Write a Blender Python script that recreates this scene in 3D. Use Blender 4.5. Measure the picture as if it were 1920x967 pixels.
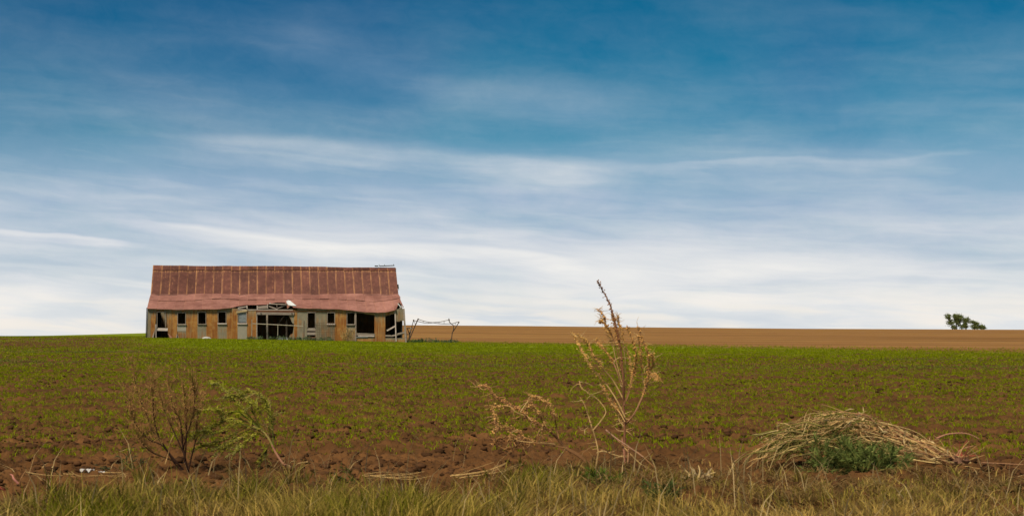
import bpy, math, random
import numpy as np
from mathutils import Vector, Matrix

random.seed(7)
rng = np.random.default_rng(11)
scene = bpy.context.scene
for o in list(bpy.data.objects):
    bpy.data.objects.remove(o)
COL = scene.collection

# ------------------------------------------------------------------ camera
F = 2700.0                      # focal length in photo pixels (1920 wide)
CAMZ = 1.40
HOR = 620.0                     # photo row of the true horizon
PITCH = math.atan((HOR - 483.5) / F)
cam = bpy.data.cameras.new('camera')
cam.sensor_width = 36.0
cam.lens = 36.0 * F / 1920.0
cam.clip_start = 0.1
cam.clip_end = 20000
cam.dof.use_dof = True
cam.dof.focus_distance = 100.0
cam.dof.aperture_fstop = 6.3
camo = bpy.data.objects.new('camera', cam)
COL.objects.link(camo)
camo.location = (0, 0, CAMZ)
camo.rotation_euler = (math.pi / 2 + PITCH, 0, 0)
scene.camera = camo

# ------------------------------------------------------------------ render / exposure
scene.render.engine = 'CYCLES'
scene.cycles.use_denoising = True
scene.cycles.max_bounces = 6
scene.cycles.diffuse_bounces = 3
scene.cycles.glossy_bounces = 2
scene.cycles.transparent_max_bounces = 4
scene.view_settings.view_transform = 'Standard'
scene.view_settings.look = 'None'
scene.view_settings.gamma = 1
scene.view_settings.use_curve_mapping = False
scene.view_settings.exposure = 1.55

SUN_EL, SUN_AZ = math.radians(52), math.radians(205)     # azimuth clockwise from +Y (view direction)

# ------------------------------------------------------------------ node helpers
class NT:
    def __init__(self, tree):
        self.t = tree
        tree.nodes.clear()
    def n(self, typ, **kw):
        nd = self.t.nodes.new(typ)
        for k, v in kw.items():
            setattr(nd, k, v)
        return nd
    def put(self, sock, v):
        if isinstance(v, bpy.types.NodeSocket):
            self.t.links.new(v, sock)
        elif v is not None:
            if sock.type == 'RGBA' and not hasattr(v, '__len__'):
                v = (v, v, v, 1)
            if sock.type == 'RGBA' and len(v) == 3:
                v = (*v, 1)
            sock.default_value = v
    def m(self, op, a, b=None, c=None, clamp=False):
        nd = self.n('ShaderNodeMath', operation=op, use_clamp=clamp)
        for i, v in enumerate((a, b, c)):
            if v is not None:
                self.put(nd.inputs[i], v)
        return nd.outputs[0]
    def mix(self, f, a, b, blend='MIX'):
        nd = self.n('ShaderNodeMix', data_type='RGBA', blend_type=blend)
        self.put(nd.inputs[0], f); self.put(nd.inputs[6], a); self.put(nd.inputs[7], b)
        return nd.outputs[2]
    def noise(self, vec, scale, detail=4, rough=0.55, dist=0.0):
        nd = self.n('ShaderNodeTexNoise')
        self.put(nd.inputs['Vector'], vec)
        nd.inputs['Scale'].default_value = scale
        nd.inputs['Detail'].default_value = detail
        nd.inputs['Roughness'].default_value = rough
        nd.inputs['Distortion'].default_value = dist
        return nd.outputs['Fac']
    def vec(self, x, y, z):
        nd = self.n('ShaderNodeCombineXYZ')
        for i, v in enumerate((x, y, z)):
            self.put(nd.inputs[i], v)
        return nd.outputs[0]
    def sep(self, v):
        nd = self.n('ShaderNodeSeparateXYZ')
        self.put(nd.inputs[0], v)
        return nd.outputs
    def rng(self, v, a, b, c=0.0, d=1.0, smooth=False):
        nd = self.n('ShaderNodeMapRange', interpolation_type='SMOOTHSTEP' if smooth else 'LINEAR', clamp=True)
        for i, x in enumerate((v, a, b, c, d)):
            self.put(nd.inputs[i], x)
        return nd.outputs[0]
    def ramp(self, v, stops):
        nd = self.n('ShaderNodeValToRGB')
        e = nd.color_ramp.elements
        while len(e) < len(stops):
            e.new(0.5)
        for el, (p, c) in zip(e, stops):
            el.position = p
            el.color = (*c, 1) if len(c) == 3 else c
        self.put(nd.inputs[0], v)
        return nd.outputs[0]

def lin(r, g, b):
    return tuple((c / 255 / 12.92) if c <= 10 else (((c / 255) + 0.055) / 1.055) ** 2.4 for c in (r, g, b))

# ------------------------------------------------------------------ sky
world = bpy.data.worlds.new('World')
scene.world = world
world.use_nodes = True
w = NT(world.node_tree)
sky = w.n('ShaderNodeTexSky', sky_type='NISHITA')
sky.sun_disc = False
sky.sun_elevation = SUN_EL
sky.sun_rotation = SUN_AZ
sky.altitude = 400
sky.air_density = 1.0
sky.dust_density = 0.3
sky.ozone_density = 3.0
tc = w.n('ShaderNodeTexCoord')
dx, dy, dz = w.sep(tc.outputs['Generated'])
el = w.m('ARCSINE', dz)
az = w.m('ARCTAN2', dx, dy)
# A, E : degrees-like units of azimuth and elevation (1 unit = 100/2700 rad)
A = w.m('MULTIPLY', az, 27.0)
E = w.m('MULTIPLY', el, 27.0)
# slow warp so that streaks wander
wv = w.vec(w.m('MULTIPLY', A, 0.12), w.m('MULTIPLY', E, 0.45), 3.1)
warp = w.m('SUBTRACT', w.noise(wv, 1.0, 3, 0.5), 0.5)
warp2 = w.m('SUBTRACT', w.noise(w.vec(w.m('MULTIPLY', A, 0.5), w.m('MULTIPLY', E, 1.6), 7.7), 1.0, 5, 0.55), 0.5)
# streaks fall gently from left to right on the left, level out on the right
tilt = w.m('MULTIPLY', w.m('SUBTRACT', A, 2.0), 0.055)
tiltq = w.m('MULTIPLY', w.m('MULTIPLY', tilt, tilt), -0.45)
Et = w.m('ADD', w.m('ADD', E, w.m('ADD', tilt, tiltq)), w.m('ADD', w.m('MULTIPLY', warp, 0.45), w.m('MULTIPLY', warp2, 0.22)))
n_broad = w.noise(w.vec(w.m('MULTIPLY', A, 0.16), w.m('MULTIPLY', Et, 0.75), 0.4), 1.0, 4, 0.5)
n_streak = w.noise(w.vec(w.m('MULTIPLY', A, 0.22), w.m('MULTIPLY', Et, 1.05), 5.0), 1.0, 5, 0.5, 0.4)
n_fine = w.noise(w.vec(w.m('MULTIPLY', A, 0.45), w.m('MULTIPLY', Et, 4.5), 1.7), 1.0, 4, 0.52, 0.4)
n_tex = w.noise(w.vec(w.m('MULTIPLY', A, 1.0), w.m('MULTIPLY', Et, 2.4), 9.0), 1.0, 5, 0.55)
# cover grows towards the horizon: one looks through more of the thin cloud sheet
cover = w.ramp(w.m('DIVIDE', E, 8.0), [(0.0, (0.99,) * 3), (0.11, (0.98,) * 3), (0.19, (0.95,) * 3), (0.29, (0.88,) * 3),
               (0.38, (0.62,) * 3), (0.455, (0.27,) * 3), (0.60, (0.10,) * 3), (0.80, (0.02,) * 3), (1.0, (0.02,) * 3)])
sens = w.ramp(w.m('DIVIDE', E, 8.0), [(0.0, (0.10,) * 3), (0.25, (0.55,) * 3), (0.45, (0.50,) * 3), (0.75, (0.26,) * 3), (1.0, (0.3,) * 3)])
dev = w.m('ADD', w.m('MULTIPLY', w.m('SUBTRACT', n_broad, 0.5), 0.45),
          w.m('ADD', w.m('MULTIPLY', w.m('SUBTRACT', n_streak, 0.5), 0.7), w.m('MULTIPLY', w.m('SUBTRACT', n_tex, 0.5), 0.24)))
n_mott = w.noise(w.vec(w.m('MULTIPLY', A, 1.9), w.m('MULTIPLY', Et, 3.0), 4.4), 1.0, 7, 0.66, 0.6)
dev = w.m('ADD', dev, w.m('MULTIPLY', w.m('SUBTRACT', n_mott, 0.5), 0.34))
dens = w.m('ADD', cover, w.m('MULTIPLY', dev, sens))

def band(a0, a1, pts, up, dn, amt, feather=1.2):
    """a long cirrus streak: polyline of (A, E); sharp upper edge (up), soft lower edge (dn)"""
    curve = w.n('ShaderNodeFloatCurve')
    c = curve.mapping.curves[0]
    lo, hi = -10.0, 10.0
    while len(c.points) < len(pts):
        c.points.new(0.5, 0.5)
    for p, (a, e) in zip(c.points, pts):
        p.location = ((a - lo) / (hi - lo), e / 10.0)
    curve.mapping.update()
    w.put(curve.inputs['Value'], w.m('DIVIDE', w.m('SUBTRACT', A, lo), hi - lo, clamp=True))
    line = w.m('MULTIPLY', curve.outputs[0], 10.0)
    d = w.m('ADD', w.m('SUBTRACT', E, line), w.m('ADD', w.m('MULTIPLY', warp2, 0.22), w.m('MULTIPLY', w.m('SUBTRACT', n_fine, 0.5), 0.16)))
    top = w.rng(d, up, -up * 0.3, 0, 1, True)
    bot = w.rng(d, -dn, 0.0, 0, 1, True)
    s = w.m('MULTIPLY', top, bot)
    ends = w.m('MULTIPLY', w.rng(A, a0, a0 + feather, 0, 1, True), w.rng(A, a1 - feather, a1, 1, 0, True))
    tex = w.m('ADD', 0.45, w.m('MULTIPLY', w.m('ADD', n_streak, n_tex), 0.55))
    return w.m('MULTIPLY', w.m('MULTIPLY', w.m('MULTIPLY', s, ends), tex), amt)

b1 = band(-7.2, 4.2, [(-10, 3.75), (-6.6, 3.60), (-4.0, 3.50), (-1.0, 3.32), (1.5, 3.08), (4, 2.95), (10, 3.0)], 0.20, 0.9, 0.21, 3.2)
b1b = band(1.6, 9.0, [(-10, 3.2), (0, 3.15), (2.5, 3.07), (4.7, 3.17), (6.5, 3.07), (8, 3.2), (10, 3.1)], 0.06, 0.20, 0.12, 2.0)
b2 = band(-7.4, 1.9, [(-10, 2.1), (-6.6, 1.96), (-4.0, 1.66), (-2.6, 1.56), (-0.8, 1.53), (0.4, 1.42), (1.3, 1.28), (10, 1.1)], 0.08, 0.36, 0.24, 1.6)
b3 = band(-11.5, -6.6, [(-10, 1.83), (-9.2, 1.80), (-7.6, 1.66), (-6.5, 1.55), (10, 1.5)], 0.04, 0.20, 0.24, 1.0)
b4 = band(0.0, 9.5, [(-10, 1.3), (1, 1.22), (3.5, 1.18), (6, 1.24), (10, 1.15)], 0.3, 0.45, 0.08, 2.0)
b5 = band(-5.5, 3.2, [(-10, 5.2), (-4.2, 5.3), (-2.5, 4.9), (0, 4.45), (2, 4.15), (10, 4.0)], 0.7, 0.7, 0.16, 2.0)
b6 = band(-9.0, 4.0, [(-10, 2.75), (-5.0, 2.80), (0, 2.62), (3, 2.45), (10, 2.4)], 0.2, 0.55, 0.10, 2.5)
for b in (b1, b1b, b2, b3, b4, b5, b6):
    dens = w.m('ADD', dens, b)
dens = w.m('MAXIMUM', w.m('MINIMUM', dens, 1.0), 0.0)
# clear sky between the clouds: Nishita, its contrast raised as by the photograph's polariser
g = w.n('ShaderNodeGamma'); w.put(g.inputs[0], w.mix(1.0, sky.outputs[0], (0.10, 0.10, 0.10), 'MULTIPLY')); g.inputs[1].default_value = 1.35
clear = w.mix(1.0, g.outputs[0], (0.035, 0.56, 0.59), 'MULTIPLY')
hue = w.noise(w.vec(w.m('MULTIPLY', A, 0.11), w.m('MULTIPLY', E, 0.16), 2.2), 1.0, 2, 0.5)
clear = w.mix(w.rng(hue, 0.42, 0.62, 0, 1, True), clear, w.mix(1.0, clear, (2.0, 0.84, 0.96), 'MULTIPLY'))
# thin cloud: lavender-grey where it is thin, white where it is thick
thick = w.m('ADD', w.rng(E, 2.8, 0.4, 0.10, 0.80, True), w.m('MULTIPLY', w.m('ADD', w.m('ADD', b1, b2), w.m('ADD', b3, w.m('ADD', b1b, b4))), 1.25))
thick = w.m('ADD', thick, w.m('ADD', w.m('MULTIPLY', w.m('SUBTRACT', n_fine, 0.5), 0.6), w.m('MULTIPLY', w.m('SUBTRACT', n_streak, 0.52), 0.9)), clamp=True)
cl = w.mix(thick, lin(163, 183, 207), lin(242, 240, 236))
warm = w.m('MULTIPLY', w.rng(E, 1.1, 0.0, 0, 1, True), w.rng(n_fine, 0.40, 0.60, 0, 0.8))
cl = w.mix(warm, cl, lin(244, 236, 226))
skycol = w.mix(dens, clear, cl)
# below the horizon the ground fills the view; keep the horizon colour there
bg = w.n('ShaderNodeBackground'); w.put(bg.inputs[0], skycol); bg.inputs[1].default_value = 0.344
out = w.n('ShaderNodeOutputWorld'); w.t.links.new(bg.outputs[0], out.inputs[0])

# ------------------------------------------------------------------ sun (veiled by thin cloud)
sl = bpy.data.lights.new('sun', 'SUN')
sl.energy = 1.5
sl.angle = math.radians(15)
sl.color = (1.0, 0.91, 0.72)
so = bpy.data.objects.new('sun', sl)
COL.objects.link(so)
sd = Vector((math.sin(SUN_AZ) * math.cos(SUN_EL), math.cos(SUN_AZ) * math.cos(SUN_EL), math.sin(SUN_EL)))
so.rotation_euler = (-sd).to_track_quat('-Z', 'Y').to_euler()
so.location = (0, -30, 60)

# ------------------------------------------------------------------ geometry helpers
FW = Vector((0, math.cos(PITCH), math.sin(PITCH)))
UP = Vector((0, -math.sin(PITCH), math.cos(PITCH)))
def ray(px, py):
    return FW * F + Vector((1, 0, 0)) * (px - 960) + UP * (483.5 - py)
def W(px, py, Y):
    """world point seen at a photo pixel, at distance Y ahead of the photographer"""
    v = ray(px, py)
    return Vector((0, 0, CAMZ)) + v * (Y / v.y)

def hash2(ix, iy, s):
    h = (ix.astype(np.int64) * 374761393 + iy.astype(np.int64) * 668265263 + s * 1442695041) & 0xffffffff
    h = ((h ^ (h >> 13)) * 1274126177) & 0xffffffff
    return ((h ^ (h >> 16)) & 0xffff) / 65535.0
def vnoise(x, y, s=0):
    ix, iy = np.floor(x), np.floor(y)
    fx, fy = x - ix, y - iy
    fx, fy = fx * fx * (3 - 2 * fx), fy * fy * (3 - 2 * fy)
    a = hash2(ix, iy, s); b = hash2(ix + 1, iy, s); c = hash2(ix, iy + 1, s); d = hash2(ix + 1, iy + 1, s)
    return (a * (1 - fx) + b * fx) * (1 - fy) + (c * (1 - fx) + d * fx) * fy
def fbm(x, y, o=4, s=0, g=0.5):
    t = np.zeros_like(x); a = 1.0; n = 0
    for i in range(o):
        t += a * vnoise(x * 2 ** i + 17.3 * i, y * 2 ** i + 9.1 * i, s + i); n += a; a *= g
    return t / n
def sstep(x, a, b):
    t = np.clip((x - a) / (b - a), 0, 1)
    return t * t * (3 - 2 * t)

TH_PX = lambda px: math.atan((px - 960) / F)
KB = [(-0.9, 631), (TH_PX(0), 631.8), (TH_PX(275), 632.6), (TH_PX(400), 634.8), (TH_PX(520), 636.5), (TH_PX(640), 639), (TH_PX(760), 641.5), (TH_PX(960), 643), (TH_PX(1920), 646), (0.9, 646)]
KC = [(-0.9, 632), (TH_PX(0), 630.2), (TH_PX(100), 628.8), (TH_PX(270), 624.3), (TH_PX(500), 615.5), (TH_PX(765), 609.3), (TH_PX(1000), 611), (TH_PX(1200), 613.2), (TH_PX(1500), 616), (TH_PX(1920), 617.8), (0.9, 618)]
def terrain(x, y):
    """smooth height of the land (no clods)"""
    x = np.asarray(x, float); y = np.asarray(y, float)
    r = np.hypot(x, y); th = np.arctan2(x, y)
    thc = np.clip(th, -0.9, 0.9)
    zb = -(np.interp(thc, [k[0] for k in KB], [k[1] for k in KB]) - HOR) / F * 117
    zc = -(np.interp(thc, [k[0] for k in KC], [k[1] for k in KC]) - HOR) / F * 500
    fr = sstep(np.cos(th), -0.2, 0.6)
    zb = -1.3 + (zb + 1.3) * fr
    zc = -1.3 + (zc + 1.3) * fr
    z = -1.3 + (zb + 1.3) * sstep(r, 20, 117)
    z = np.where(r > 117, zb + (zc - zb) * sstep(r, 117, 520), z)
    z = np.where(r > 520, zc - 16 * sstep(r, 520, 1400) - 0.004 * np.maximum(r - 1400, 0), z)
    return z + CAMZ

# barn frame: front wall square to the line of sight
BA = math.atan((960 - 516) / F)
BD = 117.0
BO = Vector((-math.sin(BA) * BD, math.cos(BA) * BD, 0))
BO.z = float(terrain(BO.x, BO.y))
BR = Matrix.Rotation(BA, 3, 'Z')
BRi = BR.transposed()
def BL(px, py, depth):
    """barn-local point seen at a photo pixel, on the plane `depth` behind the front wall"""
    o = BRi @ (Vector((0, 0, CAMZ)) - BO); d = BRi @ ray(px, py)
    return o + d * ((depth - o.y) / d.y)
def to_barn(x, y):
    c, s = math.cos(BA), math.sin(BA)
    dx, dy = x - BO.x, y - BO.y
    return dx * c + dy * s, -dx * s + dy * c

def micro(x, y):
    """clods, drill rows and the rough verge"""
    r = np.hypot(x, y)
    fade = 1 - sstep(r, 60, 130)
    rows = np.sin(y * 2 * np.pi / 0.55 + 1.5 * vnoise(x * 0.15, y * 0.3, 4)) * 0.012
    big = (fbm(x * 0.35, y * 1.1, 3, 20) - 0.5) * 0.16
    cl = np.abs(fbm(x * 3.6, y * 3.6, 5, 3, 0.6) - 0.5) * 0.20
    cl2 = np.maximum(fbm(x * 9, y * 9, 3, 9, 0.6) - 0.48, 0) * 0.24
    z = (rows + big * sstep(r, 13, 30) + (cl + cl2) * 0.8 - 0.045) * fade
    # loose tilled strip in front, then the verge with hollows
    z = z + (fbm(x * 1.1, y * 2.6, 3, 31) - 0.5) * 0.14 * sstep(r, 12.0, 13.5) * (1 - sstep(r, 15.5, 18))
    z = z - 0.16 * sstep(vnoise(x * 0.8 + 3.3, y * 1.4, 42), 0.58, 0.85) * (1 - sstep(r, 12.0, 13.2))
    inb = to_barn(x, y)
    z = np.where((np.abs(inb[0]) < 12) & (inb[1] > -0.6) & (inb[1] < 12), 0.0, z)
    return z
def ground(x, y):
    return terrain(x, y) + micro(np.asarray(x, float), np.asarray(y, float))
def gz(x, y):
    return float(ground(np.array([x]), np.array([y]))[0])
def G(px, Y):
    """ground point below a photo column at distance Y"""
    x = (px - 960) / F * Y
    return Vector((x, Y, gz(x, Y)))

class MB:
    def __init__(self):
        self.v = []; self.f = []; self.c = []
    def add(self, vs, fs, col=None):
        b = len(self.v)
        self.v += [tuple(p) for p in vs]
        self.f += [tuple(i + b for i in f) for f in fs]
        self.c += [col or (1, 1, 1)] * len(vs)
    def hexa(self, p):
        """8 corners: bottom 4 (ccw) then top 4"""
        self.add(p, [(3, 2, 1, 0), (4, 5, 6, 7), (0, 1, 5, 4), (1, 2, 6, 5), (2, 3, 7, 6), (3, 0, 4, 7)])
    def box(self, c, s):
        x, y, z = c; a, b, d = s[0] / 2, s[1] / 2, s[2] / 2
        self.hexa([(x - a, y - b, z - d), (x + a, y - b, z - d), (x + a, y + b, z - d), (x - a, y + b, z - d),
                   (x - a, y - b, z + d), (x + a, y - b, z + d), (x + a, y + b, z + d), (x - a, y + b, z + d)])
    def bar(self, a, b, wd, th, n=Vector((0, -1, 0))):
        """board from a to b, wd wide, th thick along n"""
        a, b = Vector(a), Vector(b)
        t = (b - a).normalized(); s = t.cross(n).normalized() * wd / 2; k = s.cross(t).normalized() * th / 2
        self.hexa([a - s - k, a + s - k, a + s + k, a - s + k, b - s - k, b + s - k, b + s + k, b - s + k])
    def tube(self, pts, rad, n=5, col=None):
        pts = [Vector(p) for p in pts]
        if not hasattr(rad, '__len__'):
            rad = [rad] * len(pts)
        vs = []; fs = []
        ref = Vector((0.31, 0.9, 0.17))
        for i, p in enumerate(pts):
            t = (pts[min(i + 1, len(pts) - 1)] - pts[max(i - 1, 0)])
            t = t.normalized() if t.length > 1e-9 else Vector((0, 0, 1))
            s = t.cross(ref)
            s = s.normalized() if s.length > 1e-3 else t.orthogonal().normalized()
            u = t.cross(s)
            for k in range(n):
                q = 2 * math.pi * k / n
                vs.append(p + (s * math.cos(q) + u * math.sin(q)) * rad[i])
        for i in range(len(pts) - 1):
            for k in range(n):
                k2 = (k + 1) % n
                fs.append((i * n + k, i * n + k2, (i + 1) * n + k2, (i + 1) * n + k))
        fs.append(tuple(range(n - 1, -1, -1))); fs.append(tuple(range((len(pts) - 1) * n, len(pts) * n)))
        self.add(vs, fs, col)
    def prism(self, poly, d):
        """polygon (list of points) extruded by vector d"""
        n = len(poly); d = Vector(d)
        vs = [Vector(p) for p in poly] + [Vector(p) + d for p in poly]
        fs = [tuple(range(n)), tuple(range(2 * n - 1, n - 1, -1))] + [(i, i + n, (i + 1) % n + n, (i + 1) % n) for i in range(n)]
        self.add(vs, fs)
    def blob(self, c, r, col=None):
        c = Vector(c)
        q = [Vector(v) for v in ((1, 0, 0), (-1, 0, 0), (0, 1, 0), (0, -1, 0), (0, 0, 1), (0, 0, -1))]
        self.add([c + v * r * random.uniform(0.7, 1.3) for v in q],
                 [(0, 2, 4), (2, 1, 4), (1, 3, 4), (3, 0, 4), (2, 0, 5), (1, 2, 5), (3, 1, 5), (0, 3, 5)], col)
    def leaf(self, a, b, wd, col=None, n=None):
        a, b = Vector(a), Vector(b)
        t = (b - a)
        s = t.cross(n or Vector((random.uniform(-1, 1), random.uniform(-1, 1), random.uniform(-1, 1))))
        s = s.normalized() * wd / 2 if s.length > 1e-9 else Vector((wd / 2, 0, 0))
        m = a + t * 0.45 + Vector((0, 0, t.length * 0.08))
        self.add([a, m + s, b, m - s], [(0, 1, 2, 3)], col)
    def build(self, name, mat, parent=None, origin=None, smooth=False):
        me = bpy.data.meshes.new(name)
        vs = self.v
        if origin is not None:
            vs = [(x - origin[0], y - origin[1], z - origin[2]) for x, y, z in vs]
        me.from_pydata(vs, [], self.f)
        if any(c != (1, 1, 1) for c in self.c):
            at = me.color_attributes.new('tint', 'FLOAT_COLOR', 'POINT')
            at.data.foreach_set('color', np.array([(*c, 1) for c in self.c], np.float32).ravel())
        me.materials.append(mat)
        if smooth:
            me.polygons.foreach_set('use_smooth', [True] * len(me.polygons))
        o = bpy.data.objects.new(name, me)
        COL.objects.link(o)
        if parent is not None:
            o.parent = parent
        return o

def np_mesh(name, V, T, mat, tint=None, attrs=None):
    """big triangle/quad mesh from arrays"""
    me = bpy.data.meshes.new(name)
    k = T.shape[1]
    me.vertices.add(len(V)); me.vertices.foreach_set('co', V.astype(np.float32).ravel())
    me.loops.add(T.size); me.loops.foreach_set('vertex_index', T.astype(np.int32).ravel())
    me.polygons.add(len(T)); me.polygons.foreach_set('loop_start', np.arange(0, T.size, k, dtype=np.int32))
    me.update(calc_edges=True)
    if tint is not None:
        at = me.color_attributes.new('tint', 'FLOAT_COLOR', 'POINT')
        at.data.foreach_set('color', np.c_[tint, np.ones(len(tint))].astype(np.float32).ravel())
    for k_, a in (attrs or {}).items():
        at = me.attributes.new(k_, 'FLOAT', 'POINT')
        at.data.foreach_set('value', a.astype(np.float32))
    me.materials.append(mat)
    o = bpy.data.objects.new(name, me)
    COL.objects.link(o)
    return o

def tag(o, label, cat, group=None, kind=None):
    o['label'] = label; o['category'] = cat
    if group: o['group'] = group
    if kind: o['kind'] = kind
    return o
def empty(name, loc, rz=0.0):
    o = bpy.data.objects.new(name, None)
    o.empty_display_size = 0.2
    o.location = loc; o.rotation_euler = (0, 0, rz)
    COL.objects.link(o)
    return o

# ------------------------------------------------------------------ materials
def pmat(name, rough=0.8, spec=0.3):
    m = bpy.data.materials.new(name); m.use_nodes = True
    t = NT(m.node_tree)
    b = t.n('ShaderNodeBsdfPrincipled'); o = t.n('ShaderNodeOutputMaterial')
    t.t.links.new(b.outputs[0], o.inputs[0])
    b.inputs['Roughness'].default_value = rough
    b.inputs['Specular IOR Level'].default_value = spec
    return m, t, b
def bump(t, b, h, strength=0.5, dist=0.02):
    n = t.n('ShaderNodeBump'); n.inputs['Strength'].default_value = strength; n.inputs['Distance'].default_value = dist
    t.put(n.inputs['Height'], h); t.t.links.new(n.outputs[0], b.inputs['Normal'])
def simple(name, c1, c2, scale=6, rough=0.85, spec=0.2, stretch=(1, 1, 1)):
    m, t, b = pmat(name, rough, spec)
    tc = t.n('ShaderNodeTexCoord'); oi = t.n('ShaderNodeObjectInfo')
    x, y, z = t.sep(tc.outputs['Object'])
    v = t.vec(t.m('MULTIPLY', x, stretch[0]), t.m('MULTIPLY', y, stretch[1]), t.m('ADD', t.m('MULTIPLY', z, stretch[2]), t.m('MULTIPLY', oi.outputs['Random'], 30)))
    n = t.noise(v, scale, 5, 0.6)
    c = t.mix(t.rng(n, 0.3, 0.7), c1, c2)
    c = t.mix(1.0, c, t.mix(oi.outputs['Random'], (0.82, 0.82, 0.82), (1.12, 1.12, 1.12)), 'MULTIPLY')
    t.put(b.inputs['Base Color'], c)
    bump(t, b, n, 0.3, 0.01)
    return m
def tinted(name, rough=0.85, spec=0.15, trans=0.0, scale=30):
    m, t, b = pmat(name, rough, spec)
    a = t.n('ShaderNodeAttribute', attribute_name='tint')
    tc = t.n('ShaderNodeTexCoord')
    n = t.noise(tc.outputs['Object'], scale, 3)
    t.put(b.inputs['Base Color'], t.mix(1.0, a.outputs['Color'], t.mix(n, (0.7, 0.7, 0.7), (1.3, 1.3, 1.3)), 'MULTIPLY'))
    if trans:
        tr = t.n('ShaderNodeBsdfTranslucent'); t.put(tr.inputs[0], a.outputs['Color'])
        mx = t.n('ShaderNodeMixShader'); mx.inputs[0].default_value = trans
        o = [n_ for n_ in t.t.nodes if n_.type == 'OUTPUT_MATERIAL'][0]
        t.t.links.new(b.outputs[0], mx.inputs[1]); t.t.links.new(tr.outputs[0], mx.inputs[2]); t.t.links.new(mx.outputs[0], o.inputs[0])
    return m

M_blade = tinted('leaf_blade', 0.9, 0.03, 0.4, 3)
M_stem = tinted('dry_stem', 0.9, 0.04, 0.0, 40)
M_leaf = tinted('leaf', 0.9, 0.04, 0.25, 5)

# soil
M_soil, t, b = pmat('soil', 0.95, 0.1)
ge = t.n('ShaderNodeNewGeometry'); P = ge.outputs['Position']
px_, py_, pz_ = t.sep(P)
far = t.n('ShaderNodeAttribute', attribute_name='far').outputs['Fac']
veg = t.n('ShaderNodeAttribute', attribute_name='veg').outputs['Fac']
n1 = t.noise(P, 0.9, 6, 0.65)
n2 = t.noise(P, 9.0, 5, 0.6)
soil = t.mix(t.rng(n1, 0.32, 0.68), (0.060, 0.0265, 0.0088), (0.150, 0.068, 0.0235))
soil = t.mix(t.rng(n2, 0.35, 0.75), soil, t.mix(1.0, soil, (1.55, 1.45, 1.35), 'MULTIPLY'))
# tilled far field: paler, dry, in long bands along the drill lines
vrow = t.vec(t.m('ADD', t.m('MULTIPLY', px_, 0.012), t.m('MULTIPLY', py_, 0.004)), t.m('SUBTRACT', t.m('MULTIPLY', py_, 0.075), t.m('MULTIPLY', px_, -0.022)), 0.0)
nb = t.noise(vrow, 1.0, 5, 0.62)
nf = t.noise(t.vec(t.m('MULTIPLY', px_, 0.25), t.m('MULTIPLY', py_, 0.12), 0), 1.0, 5, 0.65)
fars = t.mix(t.rng(nb, 0.36, 0.60), (0.180, 0.082, 0.022), (0.335, 0.162, 0.052))
fars = t.mix(t.rng(nf, 0.35, 0.7), fars, t.mix(1.0, fars, (1.25, 1.28, 1.2), 'MULTIPLY'))
fars = t.mix(t.rng(nb, 0.52, 0.68, 0, 0.55), fars, (0.22, 0.150, 0.03))
base = t.mix(far, soil, fars)
ng = t.noise(P, 0.8, 5, 0.7)
gcol = t.mix(t.rng(nf, 0.3, 0.7), (0.165, 0.215, 0.003), (0.225, 0.240, 0.006))
gm = t.rng(t.m('ADD', veg, t.m('MULTIPLY', t.m('SUBTRACT', ng, 0.5), 1.6)), 0.35, 0.65)
gm = t.m('MULTIPLY', gm, t.rng(veg, 0.0, 0.08))
base = t.mix(gm, base, gcol)
t.put(b.inputs['Base Color'], base)
bump(t, b, t.m('ADD', n2, t.m('MULTIPLY', t.noise(P, 32, 3, 0.6), 0.4)), 0.9, 0.05)

# corrugated roof iron: old paint turned rust, orange rust along the laps
def roof_mat(name, c1, c2, edge, edge_amt, var):
    m, t, b = pmat(name, 0.62, 0.35)
    tc = t.n('ShaderNodeTexCoord'); oi = t.n('ShaderNodeObjectInfo'); R = oi.outputs['Random']
    gx, gy, gz_ = t.sep(tc.outputs['UV'])
    ox, oy, oz = t.sep(tc.outputs['Object'])
    ov = t.vec(ox, t.m('ADD', oy, t.m('MULTIPLY', R, 40)), oz)
    n = t.noise(ov, 3.2, 6, 0.65)
    st = t.noise(t.vec(t.m('MULTIPLY', ox, 11), t.m('MULTIPLY', R, 9), t.m('MULTIPLY', oz, 0.9)), 1.0, 4, 0.6)
    pw = t.noise(t.vec(ox, oy, oz), 0.55, 5, 0.6)
    c = t.mix(t.rng(n, 0.3, 0.7), c1, c2)
    c = t.mix(t.rng(pw, 0.35, 0.65), t.mix(1.0, c, (0.72, 0.66, 0.62), 'MULTIPLY'), t.mix(1.0, c, (1.15, 1.15, 1.12), 'MULTIPLY'))
    c = t.mix(1.0, c, t.mix(R, (1 - var,) * 3, (1 + var * .8,) * 3), 'MULTIPLY')
    e = t.m('ADD', t.rng(t.m('ADD', gx, t.m('MULTIPLY', t.m('SUBTRACT', n, 0.5), 0.34)), 0.17, 0.02), t.rng(gx, 0.95, 1.0, 0, 0.6))
    e2 = t.m('MULTIPLY', t.rng(gy, 0.86, 1.0, 0, 0.9), t.rng(st, 0.42, 0.62))
    e3 = t.m('MULTIPLY', t.rng(st, 0.52, 0.68), t.rng(n, 0.50, 0.66, 0, 0.55))
    f = t.m('MULTIPLY', t.m('ADD', t.m('ADD', t.m('MULTIPLY', e, t.rng(t.m('ADD', st, t.m('MULTIPLY', t.m('SUBTRACT', pw, 0.5), 1.0)), 0.34, 0.60, 0.12, 1.0)), e2), t.m('MULTIPLY', e3, t.rng(pw, 0.35, 0.65, 0.4, 1.6)), clamp=True), edge_amt)
    c = t.mix(f, c, edge)
    t.put(b.inputs['Base Color'], c)
    bump(t, b, n, 0.25, 0.01)
    return m
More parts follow.
